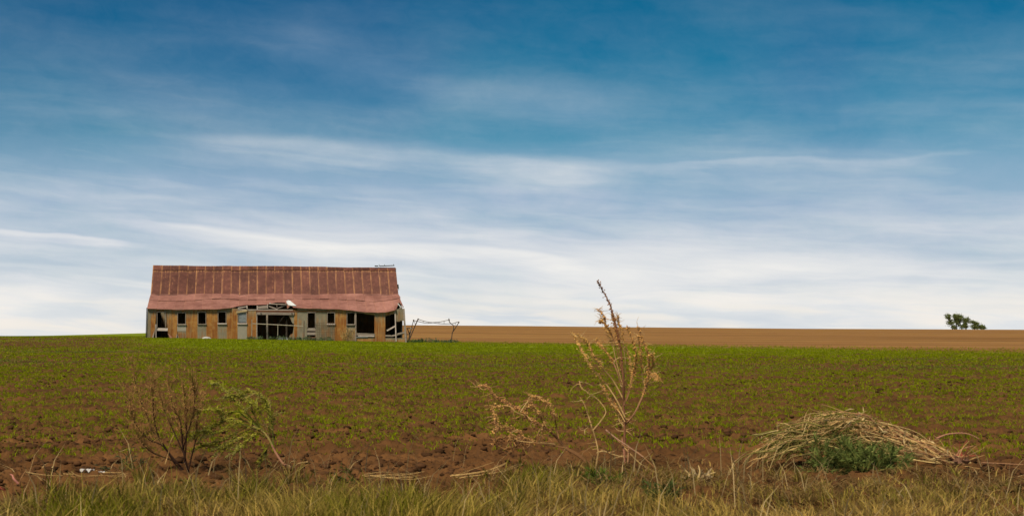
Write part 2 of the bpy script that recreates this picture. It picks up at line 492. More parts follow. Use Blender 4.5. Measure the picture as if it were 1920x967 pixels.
M_roof_hi = roof_mat('roof_iron_rusted', (0.100, 0.032, 0.021), (0.170, 0.058, 0.039), (0.46, 0.215, 0.085), 0.95, 0.24)
M_roof_lo = roof_mat('roof_iron_lit', (0.300, 0.128, 0.098), (0.400, 0.188, 0.150), (0.40, 0.18, 0.10), 0.35, 0.09)  # paler sheets with less rust; stronger light on the shallow slope put into colour

# wall iron: galvanised grey to orange rust. object colour: R rust, G paleness
M_wall, t, b = pmat('wall_iron', 0.7, 0.3)
tc = t.n('ShaderNodeTexCoord'); oi = t.n('ShaderNodeObjectInfo'); R = oi.outputs['Random']
cr, cg, cb = t.sep(oi.outputs['Color'])
gx, gy, g0 = t.sep(tc.outputs['UV']); ox, oy, oz = t.sep(tc.outputs['Object'])
ov = t.vec(ox, t.m('MULTIPLY', R, 40), oz)
n = t.noise(ov, 1.7, 6, 0.68)
st = t.noise(t.vec(t.m('MULTIPLY', ox, 7), t.m('MULTIPLY', R, 23), t.m('MULTIPLY', oz, 0.55)), 1.0, 4, 0.55)
grey = t.mix(t.rng(n, 0.3, 0.7), (0.165, 0.134, 0.082), (0.270, 0.228, 0.155))
grey = t.mix(t.m('MULTIPLY', cg, 0.7), grey, (0.43, 0.40, 0.36))
low = t.rng(t.m('ADD', gy, t.m('MULTIPLY', t.m('SUBTRACT', n, 0.5), 1.3)), 0.75, 0.15)
rust = t.mix(t.rng(st, 0.38, 0.60), (0.430, 0.190, 0.032), (0.235, 0.082, 0.018))
rust = t.mix(t.rng(n, 0.48, 0.68, 0, 0.75), rust, (0.43, 0.25, 0.085))
rust = t.mix(t.m('MULTIPLY', low, 0.5), rust, (0.22, 0.075, 0.016))
drip = t.m('MULTIPLY', t.m('SUBTRACT', st, 0.5), 3.0)
top = t.rng(gy, 1.0, 0.62, -0.95, 0.0)            # clean zinc survives under the eave
rf = t.m('ADD', t.m('ADD', t.m('SUBTRACT', t.m('MULTIPLY', cr, 1.8), 0.42), drip), t.m('ADD', top, t.m('MULTIPLY', t.m('SUBTRACT', n, 0.5), 2.0)), clamp=True)
t.put(b.inputs['Base Color'], t.mix(t.m('MULTIPLY', rf, t.rng(cr, 0.0, 0.25, 0.25, 1.0)), grey, rust))
bump(t, b, n, 0.25, 0.01)

M_wood = simple('weathered_wood', (0.20, 0.155, 0.125), (0.36, 0.29, 0.24), 3, 0.9, 0.15, (1, 1, 5))
M_wood_pale = simple('pale_board', (0.40, 0.32, 0.28), (0.58, 0.48, 0.43), 4, 0.9, 0.15)
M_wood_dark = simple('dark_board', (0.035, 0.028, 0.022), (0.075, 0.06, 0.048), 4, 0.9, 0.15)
M_wood_red = simple('red_brown_board', (0.12, 0.05, 0.03), (0.20, 0.09, 0.05), 4, 0.9, 0.15)
M_shutter = simple('grey_shutter', (0.16, 0.175, 0.185), (0.25, 0.265, 0.275), 5, 0.8, 0.2)
M_white = simple('white_sheet', (0.62, 0.62, 0.60), (0.78, 0.78, 0.76), 3, 0.7, 0.3)
M_pipe = simple('rusty_pipe', (0.045, 0.030, 0.022), (0.11, 0.065, 0.042), 5, 0.8, 0.3)
M_pipe_pale = simple('pale_pipe', (0.34, 0.28, 0.20), (0.50, 0.43, 0.33), 5, 0.7, 0.3)
M_wire = simple('rusty_wire', (0.10, 0.055, 0.025), (0.17, 0.09, 0.04), 5, 0.8, 0.3)
M_stone = simple('pale_stone', (0.42, 0.38, 0.34), (0.60, 0.56, 0.52), 8, 0.9, 0.2)
M_bark = simple('bark', (0.05, 0.04, 0.03), (0.10, 0.08, 0.06), 6, 0.95, 0.1)

# ------------------------------------------------------------------ ground sheet
rad = [0.0, 1.5, 3.0, 4.5, 6.0, 7.0, 7.8]
r = 8.3
while r < 20: rad.append(r); r *= 1.0023
while r < 30: rad.append(r); r *= 1.004
while r < 135: rad.append(r); r *= 1.0085
while r < 700: rad.append(r); r *= 1.022
while r < 9000: rad.append(r); r *= 1.12
rad = np.array(rad)
ang = np.r_[np.linspace(-math.pi, -0.62, 26)[:-1], np.linspace(-0.62, -0.41, 34)[:-1], np.linspace(-0.41, 0.41, 600)[:-1], np.linspace(0.41, 0.62, 34)[:-1], np.linspace(0.62, math.pi, 26)[:-1]]
RR, AA = np.meshgrid(rad, ang, indexing='ij')
GX, GY = RR * np.sin(AA), RR * np.cos(AA)
GZ = ground(GX, GY)
def field_masks(x, y):
    """far: pale tilled field beyond the sown strip; veg: how much the sown crop covers"""
    r = np.hypot(x, y); th = np.arctan2(x, y)
    # boundary of the sown strip: line through two surveyed points
    p1 = np.array([-4.8, 127.0]); p2 = np.array([30.0, 84.0])
    nrm = np.array([p2[1] - p1[1], p1[0] - p2[0]]); nrm = -nrm / np.linalg.norm(nrm)
    d = (x - p1[0]) * nrm[0] + (y - p1[1]) * nrm[1]
    d = d + (vnoise(x * 0.06, y * 0.06, 77) - 0.5) * 5
    leftbar = sstep(th, -0.30, -0.19)
    farm = sstep(d, -20, 12) * sstep(th, -0.20, -0.10)
    farm = np.maximum(farm, sstep(r, 150, 210) * sstep(th, -0.27, -0.16))
    veg = (1 - farm) * sstep(r, 15.3, 17.0)
    left = (1 - sstep(th, -0.29, -0.20)) * sstep(r, 60, 85) * (1 - sstep(r, 135, 160)) * sstep(vnoise(x * 0.05, y * 0.12, 88), 0.15, 0.5)
    veg = veg * (1 - 0.85 * left)
    veg = veg * (0.80 + 0.2 * sstep(r, 30, 75))
    return farm, veg
FARM, VEG = field_masks(GX, GY)
nr, na = RR.shape
V = np.c_[GX.ravel(), GY.ravel(), GZ.ravel()]
i = np.arange(nr - 1)[:, None] * na; j = np.arange(na)[None, :]; j2 = (j + 1) % na
T = np.stack([i + j, i + na + j, i + na + j2, i + j2], -1).reshape(-1, 4)
T = T[na:]                                        # centre ring closed below with triangles
gveg = VEG * (0.12 + 0.88 * sstep(RR, 45, 105)) * (1 - sstep(RR, 420, 470) * 0)
gveg = np.maximum(gveg, 0.30 * sstep(RR, 455, 500) + 0 * RR)
gveg = np.maximum(gveg, 0.62 * (1 - sstep(AA, -0.27, -0.20)) * sstep(RR, 150, 230) * (np.abs(AA) < 1.2))
verge = (1 - sstep(RR, 11.2, 12.6))
gnd = np_mesh('field_ground', V, T, M_soil, attrs={'far': FARM.ravel(), 'veg': np.clip(gveg, 0, 1).ravel()})
gnd.data.polygons.foreach_set('use_smooth', [True] * len(gnd.data.polygons))
gnd['kind'] = 'structure'

# ------------------------------------------------------------------ barn
barn = empty('barn', BO, BA)
tag(barn, 'long abandoned barn of rusted corrugated iron with sagging red-brown gambrel roof', 'barn')

def quad_sheet(name, c00, c10, c11, c01, mat, parent, nc=16, amp=0.010, nrm=None, color=None, lift=0.0, nv=1):
    """corrugated iron sheet over four corners: bottom-left, bottom-right, top-right, top-left"""
    c00, c10, c11, c01 = map(Vector, (c00, c10, c11, c01))
    n = nrm or (c10 - c00).cross(c01 - c00).normalized()
    vs, fs, uv = [], [], []
    for jv in range(nv + 1):
        q = jv / nv
        for k in range(nc + 1):
            u = k / nc
            p = (c00 * (1 - u) + c10 * u) * (1 - q) + (c01 * (1 - u) + c11 * u) * q
            vs.append(p + n * (lift + (amp if k % 2 else -amp)))
            uv.append((u, q))
    for jv in range(nv):
        for k in range(nc):
            a = jv * (nc + 1) + k
            fs.append((a, a + 1, a + nc + 2, a + nc + 1))
    me = bpy.data.meshes.new(name)
    me.from_pydata(vs, [], fs)
    ul = me.uv_layers.new(name='UVMap')
    for l in me.loops:
        ul.data[l.index].uv = uv[l.vertex_index]
    me.materials.append(mat)
    o = bpy.data.objects.new(name, me)
    COL.objects.link(o); o.parent = parent
    if color: o.color = (*color, 1)
    return o

def interp(pts, x):
    return float(np.interp(x, [p[0] for p in pts], [p[1] for p in pts]))
EAVE = [(274, 578), (300, 578.6), (330, 580.2), (365, 579.6), (400, 579.2), (425, 578), (440, 575.6), (447, 573.6), (452, 570.6), (462, 571.2), (485, 571), (504, 570.5), (507, 567.5), (522, 566), (536, 567), (541, 574.5), (556, 577), (600, 578.4), (640, 579.4), (660, 581.6), (675, 583.6), (690, 585), (712, 585.6), (722, 585.2), (745, 580.2), (758, 578)]
WTOP = [(274, 577), (330, 578.5), (425, 577.5), (440, 577), (450, 579.5), (546, 580.5), (560, 578), (640, 578.5), (675, 582.5), (700, 585), (722, 584), (745, 579), (760, 578)]
WBOT = [(274, 632.5), (400, 634.8), (520, 636.5), (640, 639.2), (760, 642)]
MIDS = [(279, 562), (300, 564.3), (330, 565), (360, 564), (385, 561), (415, 560), (450, 562), (540, 561.5), (590, 561), (640, 561.3), (665, 563), (690, 565.6), (710, 565.6), (735, 562), (752, 559)]
LOWD = lambda y: 3.5 - 3.75 * (y - 552.3) / 26.5
def eave_pt(px):
    y = interp(EAVE, px)
    return BL(px, y, max(LOWD(y), -0.25) if 447 < px < 541 else -0.25)
UPD = lambda y: 3.5 + 2.0 * (552 - y) / 54.0
def ridge_y(px): return 498.0 + 0.5 * math.sin(px * 0.021) + 0.25 * math.sin(px * 0.07) + 4.2 * min(1, max(0, (px - 287) / 420)) - (1.5 if px > 700 else 0) * 0
def brk_y(px): return 552.0 + 0.8 * math.sin(px * 0.045) + 0.4 * math.sin(px * 0.13)

def lerp_edge(t, a, b): return a + (b - a) * t
def board(name, a, b_, wpx, dep=-0.03, th=0.04, mat=M_wood, parent=None):
    m = MB()
    m.bar(BL(a[0], a[1], dep), BL(b_[0], b_[1], dep), wpx / 23.08, th)
    return m.build(name, mat, parent or barn)

NUP = 28
def at_row(t, xl, xr): return xl + (xr - xl) * t
for k in range(NUP):
    t0, t1 = k / NUP, (k + 1) / NUP
    j0, j1 = random.uniform(-.25, .25), random.uniform(-.25, .25)
    # steep upper slope, one long sheet and a short cap sheet lapping it
    def up(t, y, dj=0.0):
        f = (y - 498) / 54.0
        px = at_row(t, 287 - 4.5 * f, 741 + 5.5 * f)
        yy = y if y > 500 else ridge_y(px)
        yy = brk_y(px) if y >= 552 else yy
        return BL(px, yy + dj, UPD(y))
    lf = random.uniform(0.0, 0.022)
    quad_sheet('roof_sheet', up(t0, 552), up(t1 + 0.0015, 552), up(t1 + 0.0015, 506), up(t0, 506), M_roof_hi, barn, 18, 0.009, lift=lf)
    quad_sheet('ridge_sheet', up(t0, 507.4 + random.uniform(-.5, .8)), up(t1 + 0.0015, 507.4 + random.uniform(-.5, .8)), up(t1 + 0.0015, 498), up(t0, 498), M_roof_hi, barn, 18, 0.009, lift=0.06 + lf)
    # shallow lean-to slope: two rows, the upper row laps the lower one
    def lo(t, row):
        pxb = at_row(t, 283, 746); pxe = at_row(t, 275.5, 757)
        if row == 0: return BL(pxb, brk_y(pxb) - 2.0, 3.66)
        if row == 1:
            pm = at_row(t, 279.3, 751); y = interp(MIDS, pm)
            return BL(pm, y, LOWD(561.5))
        return eave_pt(pxe)
    lf2 = random.uniform(0.012, 0.035)
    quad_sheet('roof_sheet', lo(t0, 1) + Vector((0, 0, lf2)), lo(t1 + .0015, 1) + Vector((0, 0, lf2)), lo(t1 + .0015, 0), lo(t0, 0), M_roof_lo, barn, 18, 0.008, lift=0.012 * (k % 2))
    if k == NUP - 1:
        # last sheet torn: only a strip with a ragged corner is left
        a, bq, c_, d = lo(t0, 2), lo(t0 + (t1 - t0) * 0.15, 2), lo(t1, 1), lo(t0, 1)
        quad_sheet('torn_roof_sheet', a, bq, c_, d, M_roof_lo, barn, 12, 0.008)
    else:
        def up2(p): return p + (lo(t0, 1) - p) * -0.0
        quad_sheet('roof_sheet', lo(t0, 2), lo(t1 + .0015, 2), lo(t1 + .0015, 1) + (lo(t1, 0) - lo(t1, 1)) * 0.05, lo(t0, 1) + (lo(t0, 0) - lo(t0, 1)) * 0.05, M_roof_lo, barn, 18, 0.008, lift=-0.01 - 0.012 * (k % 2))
board('shadow_strip', (283.4, 553.4), (745.8, 553.2), 1.7, 3.38, 0.04, M_wood_dark)  # dark strip added to paint the shadow line below the upper slope
# back slopes
RZ = BL(287, 498, 5.5).z; BZ = BL(283, 552, 3.5).z; EZ = BL(275, 578, -0.25).z
XL, XR = BL(275, 578, 0).x, BL(757, 578, 0).x
NB = 28
for k in range(NB):
    x0, x1 = XL + .4 + (XR - XL - .8) * k / NB, XL + .4 + (XR - XL - .8) * (k + 1) / NB
    quad_sheet('roof_sheet', (x1, 7.5, BZ), (x0, 7.5, BZ), (x0, 5.5, RZ - 0.02), (x1, 5.5, RZ - 0.16 * (k / NB)), M_roof_hi, barn, 18, 0.009)
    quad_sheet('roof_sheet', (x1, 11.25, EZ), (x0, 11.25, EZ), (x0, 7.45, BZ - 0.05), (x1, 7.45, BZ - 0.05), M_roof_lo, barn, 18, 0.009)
    xa, xb = XL + .1 + (XR - XL - .2) * k / NB, XL + .1 + (XR - XL - .2) * (k + 1) / NB
    quad_sheet('wall_sheet', (xb, 11.0, -0.7), (xa, 11.0, -0.7), (xa, 11.0, EZ + 0.02), (xb, 11.0, EZ + 0.02), M_wall, barn, 14, 0.008, color=(0.6, 0, 0))
# gable ends
def prof(y):
    return float(np.interp(y, [0, 3.5, 5.5, 7.5, 11.0], [EZ, BZ - 0.06, RZ - 0.1, BZ - 0.06, EZ]))
def gable_run(ya, yb, n_, xl, xr):
    for k in range(n_):
        y0, y1 = ya + (yb - ya) * k / n_, ya + (yb - ya) * (k + 1) / n_ - 0.006
        for x_ in (xl, xr):
            m = MB()
            m.hexa([(x_ - .012, y0, -.9), (x_ + .012, y0, -.9), (x_ + .012, y1, -.9), (x_ - .012, y1, -.9),
                    (x_ - .012, y0, prof(y0) - .05), (x_ + .012, y0, prof(y0) - .05), (x_ + .012, y1, prof(y1) - .05), (x_ - .012, y1, prof(y1) - .05)])
            m.build('gable_board', M_wood_gable, barn)
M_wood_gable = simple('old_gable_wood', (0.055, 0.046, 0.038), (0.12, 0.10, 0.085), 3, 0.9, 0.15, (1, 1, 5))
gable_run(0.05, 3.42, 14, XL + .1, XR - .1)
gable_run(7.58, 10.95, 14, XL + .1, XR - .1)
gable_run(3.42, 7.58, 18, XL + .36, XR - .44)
for y_ in (3.45, 7.55):
    for xa, xb in ((XL + .05, XL + .40), (XR - .48, XR - .06)):
        m = MB(); m.box(((xa + xb) / 2, y_, (BZ - .1 - .9) / 2), (xb - xa, .05, BZ - .1 + .9)); m.build('gable_board', M_wood_gable, barn)

# ---- front wall
def wall(x0, x1, y0=None, y1=None, rust=0.8, pale=0.0, dep=0.0, x0b=None, x1b=None, y0r=None, y1r=None):
    """sheet from photo column x0 to x1; y0 top row (None = eave), y1 bottom row (None = ground)"""
    yt0 = interp(WTOP, x0) if y0 is None else y0
    yt1 = interp(WTOP, x1) if y0 is None else (y0r if y0r is not None else y0)
    yb0 = interp(WBOT, x0) + 3 if y1 is None else y1
    yb1 = interp(WBOT, x1) + 3 if y1 is None else (y1r if y1r is not None else y1)
    xb0 = x0 if x0b is None else x0b; xb1 = x1 if x1b is None else x1b
    nc = max(4, int(round((x1 - x0) / 0.85 / 2) * 2))
    return quad_sheet('wall_sheet', BL(xb0, yb0, dep), BL(xb1, yb1, dep), BL(x1, yt1, dep), BL(x0, yt0, dep), M_wall, barn, min(nc, 24), 0.008, color=(rust, pale, random.random()))
# left corner
wall(276.5, 283, rust=0.25, x0b=274.5, x1b=282)
wall(283, 294, rust=0.72, dep=0.012, x0b=282, x1b=289)
wall(311, 321.5, rust=0.8, x0b=317)
wall(321.5, 332.3, rust=0.9, dep=0.012)
wall(349, 359.5, rust=0.82)
wall(359.5, 370.3, rust=0.9, dep=0.012)
wall(387, 397.5, rust=0.98)
wall(397.5, 408, rust=0.92, dep=0.012)
wall(425, 435, rust=0.85)
wall(435, 445.5, rust=0.95, dep=0.012)
wall(463, 471.5, rust=0.85)
wall(471.5, 480.5, rust=0.9, dep=0.012)
wall(551.5, 557.5, y0=583, y1=636, rust=1.0, pale=0.1, dep=-0.01)
wall(557.5, 575.8, rust=0.28, pale=0.15)
wall(591.8, 602, rust=0.28, pale=0.05)
wall(602, 613, rust=0.38, dep=0.012)
wall(628.2, 638.5, rust=0.95)
wall(638.5, 649.6, rust=0.9, dep=0.012)
wall(702, 722.5, rust=0.78)
wall(741.5, 750, y1=602.5, rust=0.42)
wall(750, 757.6, y1=601, rust=0.35, dep=0.012)

WIN = [('A', 294, 311, 585, 613.5), ('B', 332.5, 348.6, 586.3, 606.8), ('C', 370.6, 386.6, 585.2, 606.6), ('D', 408.3, 424.4, 584.4, 605.4),
       ('E', 445.8, 462.6, 585.5, 605.4), ('G', 576, 591.6, 585.8, 614.2), ('H', 613.2, 628, 586, 606.3), ('I', 650, 665.6, 586.3, 607)]
for nm, x0, x1, y0, y1 in WIN:
    wall(x0 - .2, x1 + .2, y1=y0 + 0.3, rust=0.45, dep=0.022)
    wn = MB()
    fr = empty('window', (0, 0, 0)); fr.parent = barn
    for a, b_ in (((x0 + .5, y0), (x0 + .5, y1)), ((x1 - .5, y0), (x1 - .5, y1))):
        board('jamb', a, b_, 1.1, 0.02, 0.10, M_wood, fr)
    board('header', (x0 - .3, y0 - .2), (x1 + .3, y0 - .2), 1.3, -0.035, 0.03, M_wood, fr)
    if nm in 'BDEHI':
        board('sill', (x0 - .7, y1 + 1.1), (x1 + .7, y1 + 1.1), 2.2, -0.06, 0.12, M_wood_pale if nm in 'DEH' else M_wood, fr)
    elif nm == 'C':
        board('sill', (x0 - .7, y1 + .9), (x1 + .7, y1 + .9), 1.4, -0.06, 0.10, M_wood, fr)
    if nm == 'E':
        for q in range(8):
            yy = 587.2 + q * 2.25
            board('slat', (x0 + 1.1, yy), (x1 - 1.1, yy), 2.0, 0.05 + 0.004 * (q % 2), 0.03, M_shutter, fr)
wall(332.3, 349, y0=608.5, y1=620.5, rust=0.12, pale=0.75, dep=-0.012)
wall(332.3, 349, y0=619.5, rust=0.62, pale=0.1, dep=0.006, x0b=336)
wall(370.3, 387, y0=607.5, rust=0.32, pale=0.1, dep=0.006)
wall(408, 425, y0=606.5, rust=0.30, pale=0.1, dep=0.006)
wall(445.5, 463, y0=606.5, rust=0.06, pale=0.5, dep=-0.012)
wall(613, 628.2, y0=607.5, rust=0.42, dep=0.006)
wall(649.6, 666, y0=608, rust=0.36, dep=0.006)
# broken doorway under window A
board('plank', (292.5, 617), (314.5, 617.4), 5.2, 0.05, 0.04, M_wood_pale)
board('post', (292.3, 607.5), (292.6, 634.5), 1.3, -0.05, 0.06, M_wood_pale)
m = MB(); m.prism([BL(284, 634.5, -.12), BL(287.6, 634.5, -.12), BL(290.6, 617, -.03)], (0, .02, 0)); m.build('broken_board', M_wood, barn)
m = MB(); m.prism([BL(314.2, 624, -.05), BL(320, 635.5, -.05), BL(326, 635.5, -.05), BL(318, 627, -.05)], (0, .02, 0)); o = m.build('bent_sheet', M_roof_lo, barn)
m = MB(); m.prism([BL(331.8, 624, -.03), BL(329.3, 636, -.2), BL(330.2, 636, -.2)], (0, .03, 0)); m.build('broken_board', M_wood_pale, barn)
m = MB(); m.prism([BL(332, 624.5, -.03), BL(334.8, 636, -.2), BL(336.2, 636, -.2)], (0, .03, 0)); m.build('broken_board', M_wood, barn)
m = MB(); m.prism([BL(330.6, 635.7, -.02), BL(334.8, 635.7, -.02), BL(332, 625, -.02)], (0, .01, 0)); m.build('gap_shade', M_wood_dark, barn)  # added dark triangle standing in for the shaded gap between the boards
# tilted board over the shuttered window
board('loose_board', (443, 585.2), (463, 581.8), 3.6, -0.07, 0.03, simple('buff_board', (0.30, 0.22, 0.12), (0.42, 0.32, 0.19), 4))
# wall plate visible where the roof is torn, and broken rafters
board('wall_plate', (446, 580.2), (549, 581.0), 1.5, 0.02, 0.10, M_wood_pale)
board('header_board', (480, 583.4), (552, 584.2), 3.6, -0.015, 0.04, M_wood_red)
board('lintel_beam', (481, 587.4), (551.5, 588.0), 4.6, -0.05, 0.10, M_wood)
for a in ((489.3, 587.2), (547.2, 587.4)):
    m = MB(); c = BL(a[0], a[1], -0.12)
    m.tube([c + Vector((0, .03, 0)), c + Vector((0, -.02, 0))], 0.05, 8); m.build('bolt', M_wood_dark, barn)
board('wall_strip', (549, 582.6), (628, 584), 2.6, -0.02, 0.03, simple('rusted_trim', (0.17, 0.075, 0.03), (0.26, 0.12, 0.05), 4))
board('rafter', (446, 577), (462.5, 574.6), 1.5, 0.10, 0.06, M_wood_pale)
board('rafter_end', (463, 572.6), (463.3, 578.4), 2.0, 0.05, 0.08, M_wood_pale)
m = MB(); m.prism([BL(482, 574.2, .3), BL(501.5, 572, .3), BL(501.5, 577.6, .3), BL(482, 578.6, .3)], (0, .03, 0)); m.build('broken_panel', M_wood, barn)
board('rafter_end', (482.4, 573), (482.6, 579.6), 2.2, 0.12, 0.08, M_wood_pale)
board('rafter_end', (501.6, 569.6), (501.8, 578), 1.6, 0.12, 0.08, M_wood_pale)
board('rafter', (503, 573.4), (520.5, 579.6), 2.2, 0.25, 0.06, M_wood)
board('rafter', (505.5, 569.4), (537, 570.4), 1.8, 0.45, 0.06, M_wood)
board('rafter', (520.5, 577.6), (537.5, 571.4), 1.8, 0.55, 0.06, M_wood)
board('rafter', (519, 571), (519.6, 579), 1.2, 0.7, 0.06, M_wood)
m = MB(); m.prism([BL(537.6, 571, .0), BL(541.5, 571.6, .0), BL(543, 574.5, .0), BL(538.6, 578.5, .0)], (0, .03, 0)); m.build('torn_strip', M_roof_lo, barn)
m = MB()
m.prism([BL(536.8, 565, .7), BL(540, 563, 1.0), BL(544, 564.2, .9), BL(556, 573.6, 0.1), BL(548, 573.4, .05), BL(541, 572.4, .15), BL(538, 569, .4)], (0, -0.02, 0.03))
m.build('curled_sheet', M_white, barn)
board('roof_scrap', (505, 568.2), (507, 569), 1.6, 0.35, 0.05, M_white)
# big doorway
board('jamb', (481.4, 588), (481.4, 637), 2.0, 0.01, 0.08, M_wood)
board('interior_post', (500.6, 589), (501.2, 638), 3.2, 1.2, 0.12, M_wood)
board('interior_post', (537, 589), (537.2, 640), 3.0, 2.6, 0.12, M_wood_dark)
board('interior_brace', (522, 606), (534, 590), 1.5, 2.3, 0.08, M_wood_dark)
# torn sheet on the right of the doorway, ragged inner edge
m = MB()
rag = [(541, 590.4), (545, 598), (547.5, 604.5), (549.5, 607), (552, 606), (552, 590.4)]
m.prism([BL(x, y, .03) for x, y in rag], (0, .012, 0)); o = m.build('torn_wall_sheet', M_wall, barn); o.color = (0.3, 0.2, 0, 1)
rag = [(552, 606), (551, 611.5), (549.8, 618), (549, 624.5), (544.5, 627), (541.8, 631), (540.5, 640), (558, 640), (558, 606)]
m = MB(); m.prism([BL(x, y, .016) for x, y in rag], (0, .008, 0)); o = m.build('torn_wall_sheet', M_wall, barn); o.color = (0.5, 0, 0, 1)
m = MB(); m.prism([BL(523, 632.5, .9), BL(538, 632, .9), BL(540, 637, .3), BL(521, 637, .3)], (0, .02, 0.02)); m.build('fallen_sheet', M_shutter, barn)
# planks under window G
board('plank', (576, 617.2), (592, 617.4), 5.6, 0.05, 0.05, M_wood)
board('plank', (576, 625), (592, 625.2), 5.0, 0.05, 0.05, M_wood)
board('plank', (576, 634), (592, 634.2), 5.0, 0.05, 0.05, M_wood_red)
# posts and big opening J
board('post', (667, 582.5), (667, 640), 2.2, -0.03, 0.10, M_wood)
board('header', (668, 584.9), (685, 586.4), 2.2, 0.0, 0.05, M_wood)
board('header', (684, 586.8), (703, 588.8), 2.8, -0.03, 0.04, simple('ochre_board', (0.30, 0.20, 0.09), (0.40, 0.27, 0.13), 4))
board('plank', (668, 626), (702.5, 627.4), 4.6, -0.02, 0.05, M_wood)
board('plank', (671, 629.4), (702, 630), 2.0, -0.06, 0.05, M_wood_pale)
board('broken_board', (668, 632), (690, 631.4), 1.6, -0.04, 0.04, M_shutter)
wall(668, 702, y0=632.5, rust=0.75, dep=0.01)
# opening K, L
wall(722.5, 739.5, y0=585.5, y1=592.3, y0r=580.5, y1r=588, rust=0.6, dep=0.006)
board('post', (740.6, 582), (742.6, 640), 1.8, -0.03, 0.08, M_wood_pale)
board('loose_board', (725.3, 619.6), (741.3, 610.8), 2.6, -0.02, 0.04, M_wood_pale)
board('plank', (722.5, 629), (733, 629.2), 3.2, 0.02, 0.05, M_wood)
board('plank', (732, 630), (757.5, 624.5), 3.0, 0.05, 0.05, M_wood)
board('plank', (745, 626), (759, 622.6), 3.0, -0.03, 0.05, M_wood)
wall(722.5, 741, y0=633.5, rust=0.55, dep=0.02)
wall(743, 759.5, y0=633.5, rust=0.6, dep=0.02)
board('corner_post', (756.8, 578.5), (761.2, 644), 3.4, -0.05, 0.14, M_wood)
board('corner_post', (759.0, 606), (763.5, 644), 2.2, 0.5, 0.12, M_wood_dark)
board('corner_post', (275.4, 576.5), (273.6, 636), 1.3, -0.04, 0.12, M_wood_dark)
# splintered eave at the right corner
board('splinter', (746, 569), (752.5, 576.5), 1.6, 0.3, 0.05, M_white)
board('splinter', (747, 568.5), (753, 571), 1.8, 0.6, 0.05, M_wood_dark)
board('splinter', (749, 577.6), (757, 575), 1.6, 0.1, 0.05, M_wood_pale)
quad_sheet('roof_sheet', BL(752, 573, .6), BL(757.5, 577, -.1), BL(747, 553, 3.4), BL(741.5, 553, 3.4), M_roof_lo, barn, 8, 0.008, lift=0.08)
# ridge board laid bare at the right end, with pegs; bits hanging from the gable
board('ridge_board', (702.5, 498.6), (709.2, 498.8), 2.0, 5.35, 0.10, M_wood_dark)
rb = MB(); rb.bar(BL(711.5, 498.7, 5.35), BL(739.5, 497.7, 5.35), 1.6 / 22, 0.10); rbo = rb.build('ridge_board', M_wood_dark, barn)
for x, y in ((711, 495.4), (721, 495.3), (738, 494.8)):
    m = MB(); m.bar(BL(x, y, 5.35), BL(x, y + 3.6, 5.35), 0.7 / 22, 0.05); m.build('peg', M_wood_dark, rbo)
board('gable_scrap', (740, 504.3), (743, 504.4), 1.4, 5.0, 0.06, M_wood_dark)
board('gable_scrap', (745.8, 533), (746.6, 541.2), 2.8, 4.0, 0.10, M_wood_dark)
board('gable_scrap', (747.6, 541), (747.6, 544), 0.7, 4.0, 0.05, M_wood_dark)
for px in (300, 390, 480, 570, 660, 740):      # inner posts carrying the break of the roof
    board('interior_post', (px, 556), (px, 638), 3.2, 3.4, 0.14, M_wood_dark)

# ------------------------------------------------------------------ things round the barn
def barn_w(px, py, dep):
    return BO + BR @ BL(px, py, dep)
def on_ground(p, dz=0.0):
    return Vector((p.x, p.y, gz(p.x, p.y) + dz))

fence = empty('pipe_fence', on_ground(barn_w(521, 634, -0.9)))
tag(fence, 'low pale pipe rail with three posts across the big barn doorway', 'fence')
def wtube(name, pts, r, mat, parent, n=6):
    m = MB(); m.tube(pts, r, n)
    return m.build(name, mat, parent, parent.location)
wtube('rail', [barn_w(472, 606.4, -.9), barn_w(520, 608.6, -.9), barn_w(568, 611.2, -.9)], 0.032, M_pipe_pale, fence)
for x, y, mt in ((472.4, 598, M_pipe_pale), (521, 608.6, M_pipe_pale), (570.3, 601, M_pipe)):
    p = barn_w(x, y, -.93); wtube('post', [on_ground(p, -0.2), p], 0.03, mt, fence)

wp = empty('wire_panel', on_ground(barn_w(608, 637, -0.5)))
tag(wp, 'rusty wire mesh stock panel leaning on the grey barn wall', 'wire panel')
for k in range(10):
    x = 591 + 4.1 * k
    wtube('wire', [barn_w(x, 604 + random.uniform(-1, 1), -.12), barn_w(x, 640, -.55)], 0.009, M_wire, wp, 4)
for k in range(8):
    y = 605 + 4.4 * k; d = -.12 - .43 * (y - 604) / 36
    wtube('wire', [barn_w(590, y, d), barn_w(629.5, y, d)], 0.009, M_wire, wp, 4)

dome = MB()
c = on_ground(barn_w(387, 635, -0.8))
for k in range(5):
    a0 = k / 5 * math.pi / 2; a1 = (k + 1) / 5 * math.pi / 2
    for q in range(12):
        p0, p1 = 2 * math.pi * q / 12, 2 * math.pi * (q + 1) / 12
        def dp(a, p): return c + Vector((math.cos(a) * math.cos(p) * 0.40 * (1 + .12 * math.sin(3 * p)), math.cos(a) * math.sin(p) * 0.3, math.sin(a) * 0.22 - 0.03))
        dome.add([dp(a0, p0), dp(a0, p1), dp(a1, p1), dp(a1, p0)], [(0, 1, 2, 3)])
tag(dome.build('stone', M_stone, None, None), 'pale rounded stone lying against the foot of the rusty wall', 'stone')

